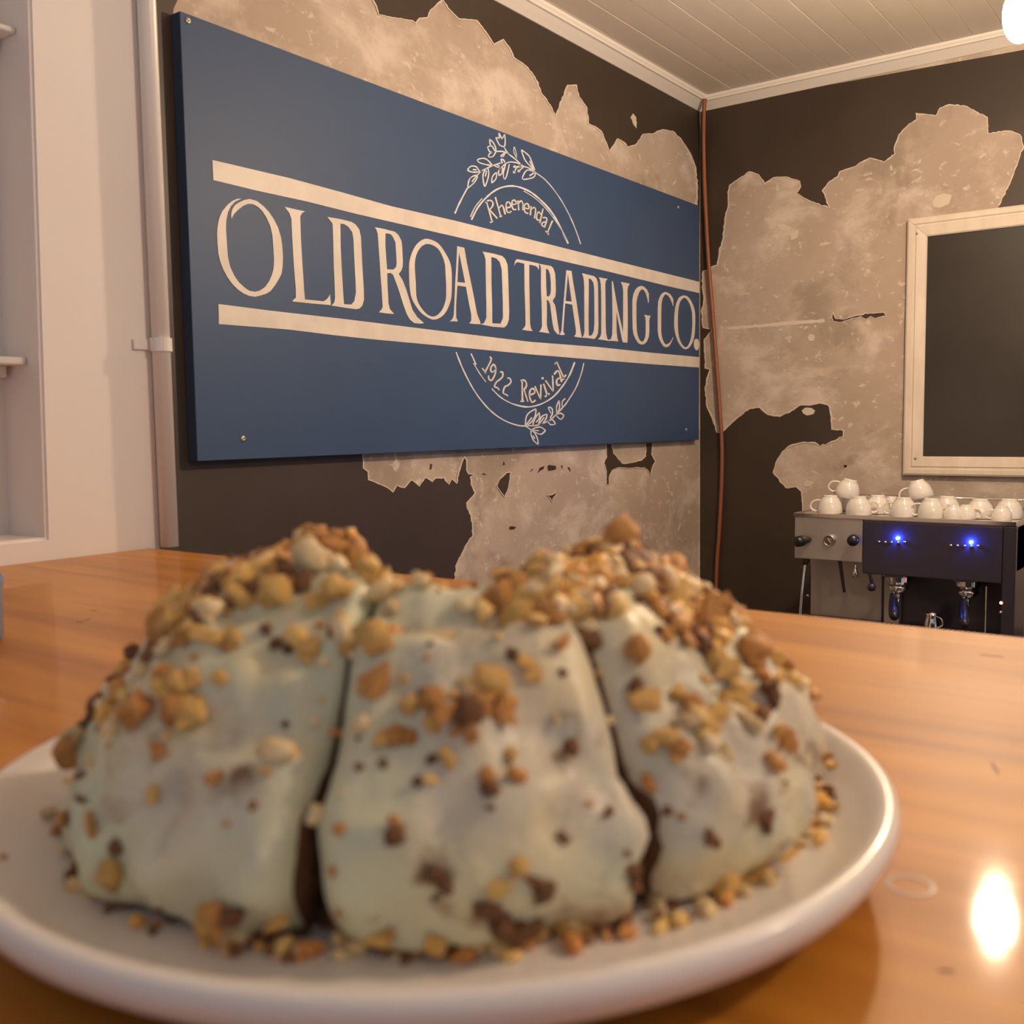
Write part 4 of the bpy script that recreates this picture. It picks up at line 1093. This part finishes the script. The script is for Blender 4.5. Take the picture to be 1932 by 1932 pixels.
# clearly seen pieces: picture position, half size in pixels, kind (0 golden 1 toasted 2 brown 3 pale)
NL = [(319, 1114, 28, 0), (366, 1114, 28, 0), (424, 1070, 26, 0), (471, 1100, 30, 0), (500, 1085, 22, 0), (540, 1070, 30, 1), (575, 1055, 30, 1), (520, 1120, 24, 0), (450, 1136, 26, 0),
      (598, 1136, 22, 0), (640, 1115, 26, 0), (616, 1033, 24, 1), (663, 1052, 26, 1), (690, 1080, 22, 0), (370, 1143, 20, 2), (425, 1143, 14, 2), (560, 1100, 18, 2), (326, 1183, 17, 2),
      (352, 1205, 18, 1), (385, 1200, 20, 0), (415, 1210, 18, 0), (445, 1205, 16, 0), (430, 1228, 14, 1), (225, 1215, 14, 0), (243, 1197, 12, 2), (206, 1262, 13, 2), (167, 1299, 15, 2), (188, 1328, 18, 2),
      (150, 1335, 10, 2), (123, 1380, 22, 1), (118, 1410, 22, 1), (254, 1346, 24, 1), (270, 1335, 16, 1), (335, 1345, 24, 1), (372, 1345, 24, 0), (355, 1372, 24, 0), (333, 1288, 18, 0), (310, 1300, 14, 0), (362, 1281, 16, 0), (417, 1281, 15, 0),
      (587, 1226, 18, 0), (580, 1250, 14, 0), (652, 1219, 14, 0), (630, 1190, 12, 2), (413, 1465, 11, 1), (540, 1368, 6, 2), (520, 1215, 10, 2), (545, 1225, 9, 2), (505, 1190, 12, 2), (500, 1455, 8, 0), (290, 1500, 13, 0), (300, 1420, 13, 1),
      (708, 1286, 22, 1), (690, 1300, 14, 0), (818, 1320, 20, 1), (838, 1345, 22, 1), (820, 1365, 14, 0), (926, 1300, 26, 0), (905, 1330, 22, 1), (940, 1345, 20, 1), (955, 1320, 16, 0), (889, 1384, 18, 1), (862, 1380, 12, 1), (775, 1336, 15, 0),
      (715, 1400, 18, 0), (745, 1390, 20, 1), (775, 1392, 12, 1), (846, 1434, 17, 0), (815, 1432, 8, 2), (724, 1441, 10, 2), (677, 1450, 9, 2), (788, 1474, 8, 2), (920, 1465, 14, 1), (925, 1490, 12, 2), (960, 1424, 12, 0), (990, 1250, 18, 0),
      (1005, 1275, 15, 0), (965, 1235, 8, 2), (1060, 1270, 7, 2), (940, 1140, 26, 1), (975, 1165, 26, 0), (985, 1115, 24, 1), (960, 1120, 22, 0), (1010, 1180, 24, 0), (1015, 1130, 24, 0), (1047, 1161, 26, 1), (1050, 1120, 18, 1), (1057, 1215, 20, 1),
      (1085, 1140, 24, 3), (1098, 1165, 24, 2), (1105, 1190, 20, 3), (1110, 1215, 20, 2), (1125, 1150, 20, 3), (708, 1135, 20, 3), (735, 1150, 16, 3), (724, 1101, 20, 0), (745, 1110, 14, 0), (802, 1100, 14, 1), (1047, 1356, 12, 3), (1205, 1225, 22, 1),
      (1084, 1062, 14, 0), (1128, 1058, 12, 1), (1178, 1052, 16, 1), (1270, 1185, 24, 1), (1290, 1210, 20, 1), (1255, 1200, 14, 1), (1275, 1130, 22, 0), (1300, 1145, 18, 1), (1232, 1094, 20, 0), (1325, 1115, 18, 3), (1344, 1145, 20, 3), (1362, 1180, 16, 2),
      (1340, 1170, 14, 2), (1375, 1165, 18, 3), (1424, 1235, 22, 1), (1410, 1215, 14, 1), (1485, 1230, 18, 1), (1460, 1245, 16, 0), (1350, 1245, 18, 0), (1370, 1270, 22, 0), (1391, 1300, 22, 0), (1340, 1235, 16, 0), (1456, 1315, 20, 2), (1440, 1300, 14, 2),
      (1464, 1283, 16, 0), (1326, 1366, 26, 0), (1310, 1345, 18, 1), (1350, 1350, 20, 0), (1390, 1348, 24, 0), (1410, 1365, 18, 3), (1478, 1391, 20, 1), (1465, 1375, 16, 0), (1490, 1405, 14, 1), (1275, 1315, 15, 0), (1255, 1395, 18, 0), (1280, 1410, 16, 1), (1228, 1402, 12, 0),
      (1275, 1430, 12, 0), (1366, 1420, 12, 3), (1565, 1449, 15, 1), (1575, 1480, 14, 0), (1326, 1078, 20, 0), (1348, 1095, 18, 0), (1300, 1080, 18, 3), (1380, 1135, 16, 3), (1400, 1180, 15, 0), (1430, 1200, 14, 0), (1230, 1045, 20, 3), (1200, 1062, 18, 3),
      (210, 1646, 22, 0), (188, 1650, 14, 3), (174, 1545, 13, 1), (176, 1568, 12, 1), (123, 1545, 15, 1), (110, 1580, 12, 1), (221, 1596, 12, 2), (90, 1560, 9, 3), (155, 1510, 10, 2), (417, 1730, 28, 1), (395, 1735, 18, 0), (440, 1725, 16, 2), (522, 1733, 21, 0), (569, 1755, 13, 2), (322, 1737, 9, 2),
      (7, 1664, 8, 1), (522, 1780, 8, 2), (300, 1715, 5, 2), (656, 1770, 18, 0), (715, 1766, 22, 0), (735, 1762, 16, 1), (746, 1555, 17, 1), (742, 1580, 17, 2), (819, 1784, 16, 0), (850, 1788, 14, 1), (938, 1672, 17, 0), (978, 1635, 13, 0), (920, 1715, 22, 2), (945, 1740, 24, 2),
      (975, 1750, 22, 2), (1000, 1745, 18, 2), (1005, 1660, 16, 2), (1025, 1680, 18, 2), (1065, 1748, 22, 0), (1095, 1748, 22, 0), (783, 1806, 14, 1), (820, 1645, 14, 2), (840, 1665, 14, 2), (825, 1690, 10, 2), (1058, 1575, 8, 2), (1065, 1590, 8, 2), (924, 1525, 9, 2),
      (641, 1563, 7, 1), (630, 1645, 9, 1), (1419, 1658, 22, 0), (1400, 1665, 16, 0), (1475, 1620, 18, 0), (1363, 1667, 16, 0), (1250, 1697, 16, 3), (1235, 1710, 14, 3), (1270, 1700, 14, 2), (1315, 1701, 14, 0), (1444, 1540, 10, 2), (1446, 1560, 10, 2), (1337, 1581, 10, 2), (1350, 1590, 8, 2),
      (1569, 1555, 12, 0), (1555, 1570, 10, 3), (1530, 1585, 11, 3), (1510, 1600, 12, 0), (1285, 1540, 8, 1), (1260, 1530, 8, 2), (1190, 1640, 16, 2), (1195, 1665, 14, 2), (1200, 1690, 14, 2), (1182, 1610, 9, 2), (605, 1730, 15, 2), (620, 1745, 13, 2), (640, 1720, 10, 1)]
for px, py, r, c in NL:
    h = hit_px(px, py)
    if h is None:       # just outside the outline: nearest hit below
        for dy in range(6, 60, 6):
            h = hit_px(px + (8 if px < 819 else -8) * dy / 30, py + dy)
            if h: break
    if h is None: continue
    l, n, dist = h
    dist = min(dist, .45)
    place_nut(l, n, r * dist / FPX * 1.32, c, .25 if n.z > .3 else .35)
# the rest: heaped on the crests, thinner down the right side and round the foot
rnd = random.Random(11)


def rand_hit():
    k = rnd.random()
    if k < .42: th, r0 = rnd.uniform(-148, -45), rnd.uniform(.045, .088)
    elif k < .75: th, r0 = rnd.uniform(48, 109), rnd.uniform(.045, .100)
    elif k < .85: th, r0 = rnd.uniform(20, 40), rnd.uniform(.05, .085)
    else: th, r0 = rnd.uniform(-120, 110), rnd.uniform(.05, .128)
    x, y = r0 * math.sin(R(th)), -r0 * math.cos(R(th)) * .81
    best = None
    for _, bv in SL:
        l, n, i, d = bv.ray_cast(Vector((x, y, .2)), Vector((0, 0, -1)))
        if l is not None and (best is None or l.z > best[0].z): best = (l, n)
    return best


while len(nuts) < 300:
    h = rand_hit()
    if h: place_nut(h[0], h[1], rnd.uniform(.0036, .0060), rnd.choice((0, 0, 1, 1, 3, 2)), .1)
# more small pieces heaped between the ones above
for c in range(4):
    bm = bmesh.new()
    for k in range(210):
        h = rand_hit()
        if not h: continue
        l, n = h
        s = rnd.uniform(.0022, .0043)
        q = n.to_track_quat('Z', 'Y').to_matrix().to_4x4() @ Matrix.Rotation(rnd.uniform(0, 6.28), 4, 'Z')
        r_ = bmesh.ops.create_icosphere(bm, subdivisions=1, radius=1.0, matrix=Matrix.Translation(l + n * s * .5) @ q @ Matrix.Diagonal((s * 1.25, s * .9, s * .75, 1)))
        for v in r_['verts']: v.co += Vector((noise.noise(v.co * 260), noise.noise(v.co * 260 + Vector((9, 0, 0))), noise.noise(v.co * 260 + Vector((0, 9, 0))))) * s * .55
    me = bpy.data.meshes.new('small_nut_pieces'); bm.to_mesh(me); bm.free(); me.materials.append(NUT[c])
    for p in me.polygons: p.use_smooth = True
    o = bpy.data.objects.new('small_nut_pieces', me); COL.objects.link(o); o.parent = cake; o['kind'] = 'stuff'
# fine crumbs
for c in range(4):
    bm = bmesh.new()
    for k in range(420):
        if k % 8 == 0:
            th = rnd.uniform(-130, 120); rr = rnd.uniform(.116, .129) * (1 - .09 * gs(th, -80, 40))
            x, y = rr * math.sin(R(th)), -rr * math.cos(R(th)) * .81
            rr2 = math.hypot(x, y); l, n = Vector((x, y, max(0, rr2 - .117) * .45)), Vector((0, 0, 1))
        else:
            h = rand_hit()
            if not h: continue
            l, n = h
        s = rnd.uniform(.0006, .0017) * (2.0 if k % 8 == 0 else 1)
        bmesh.ops.create_icosphere(bm, subdivisions=1, radius=s, matrix=Matrix.Translation(l + n * s * .5) @ Matrix.Rotation(rnd.uniform(0, 3), 4, (rnd.random(), rnd.random(), .3)) @ Matrix.Diagonal((1.3, .8, .8, 1)))
    me = bpy.data.meshes.new('fine_crumbs'); bm.to_mesh(me); bm.free(); me.materials.append(NUT[c])
    o = bpy.data.objects.new('fine_crumbs', me); COL.objects.link(o); o.parent = cake; o['kind'] = 'stuff'

# ------------------------------------------------------------------ tumbler just entering at the left edge
tp = onZ(-62, 1212, ZK)
t = empty('tumbler', tp, 'blue grey tumbler just entering at the left edge of the picture', 'cup')
lathe('tumbler_body', [(0, .0003), (.020, .0003), (.0215, .002), (.0225, .035), (.0235, .042), (.022, .042), (.021, .034), (.020, .004), (0, .003)], GLASSB, t, 32, Matrix.Translation(tp))
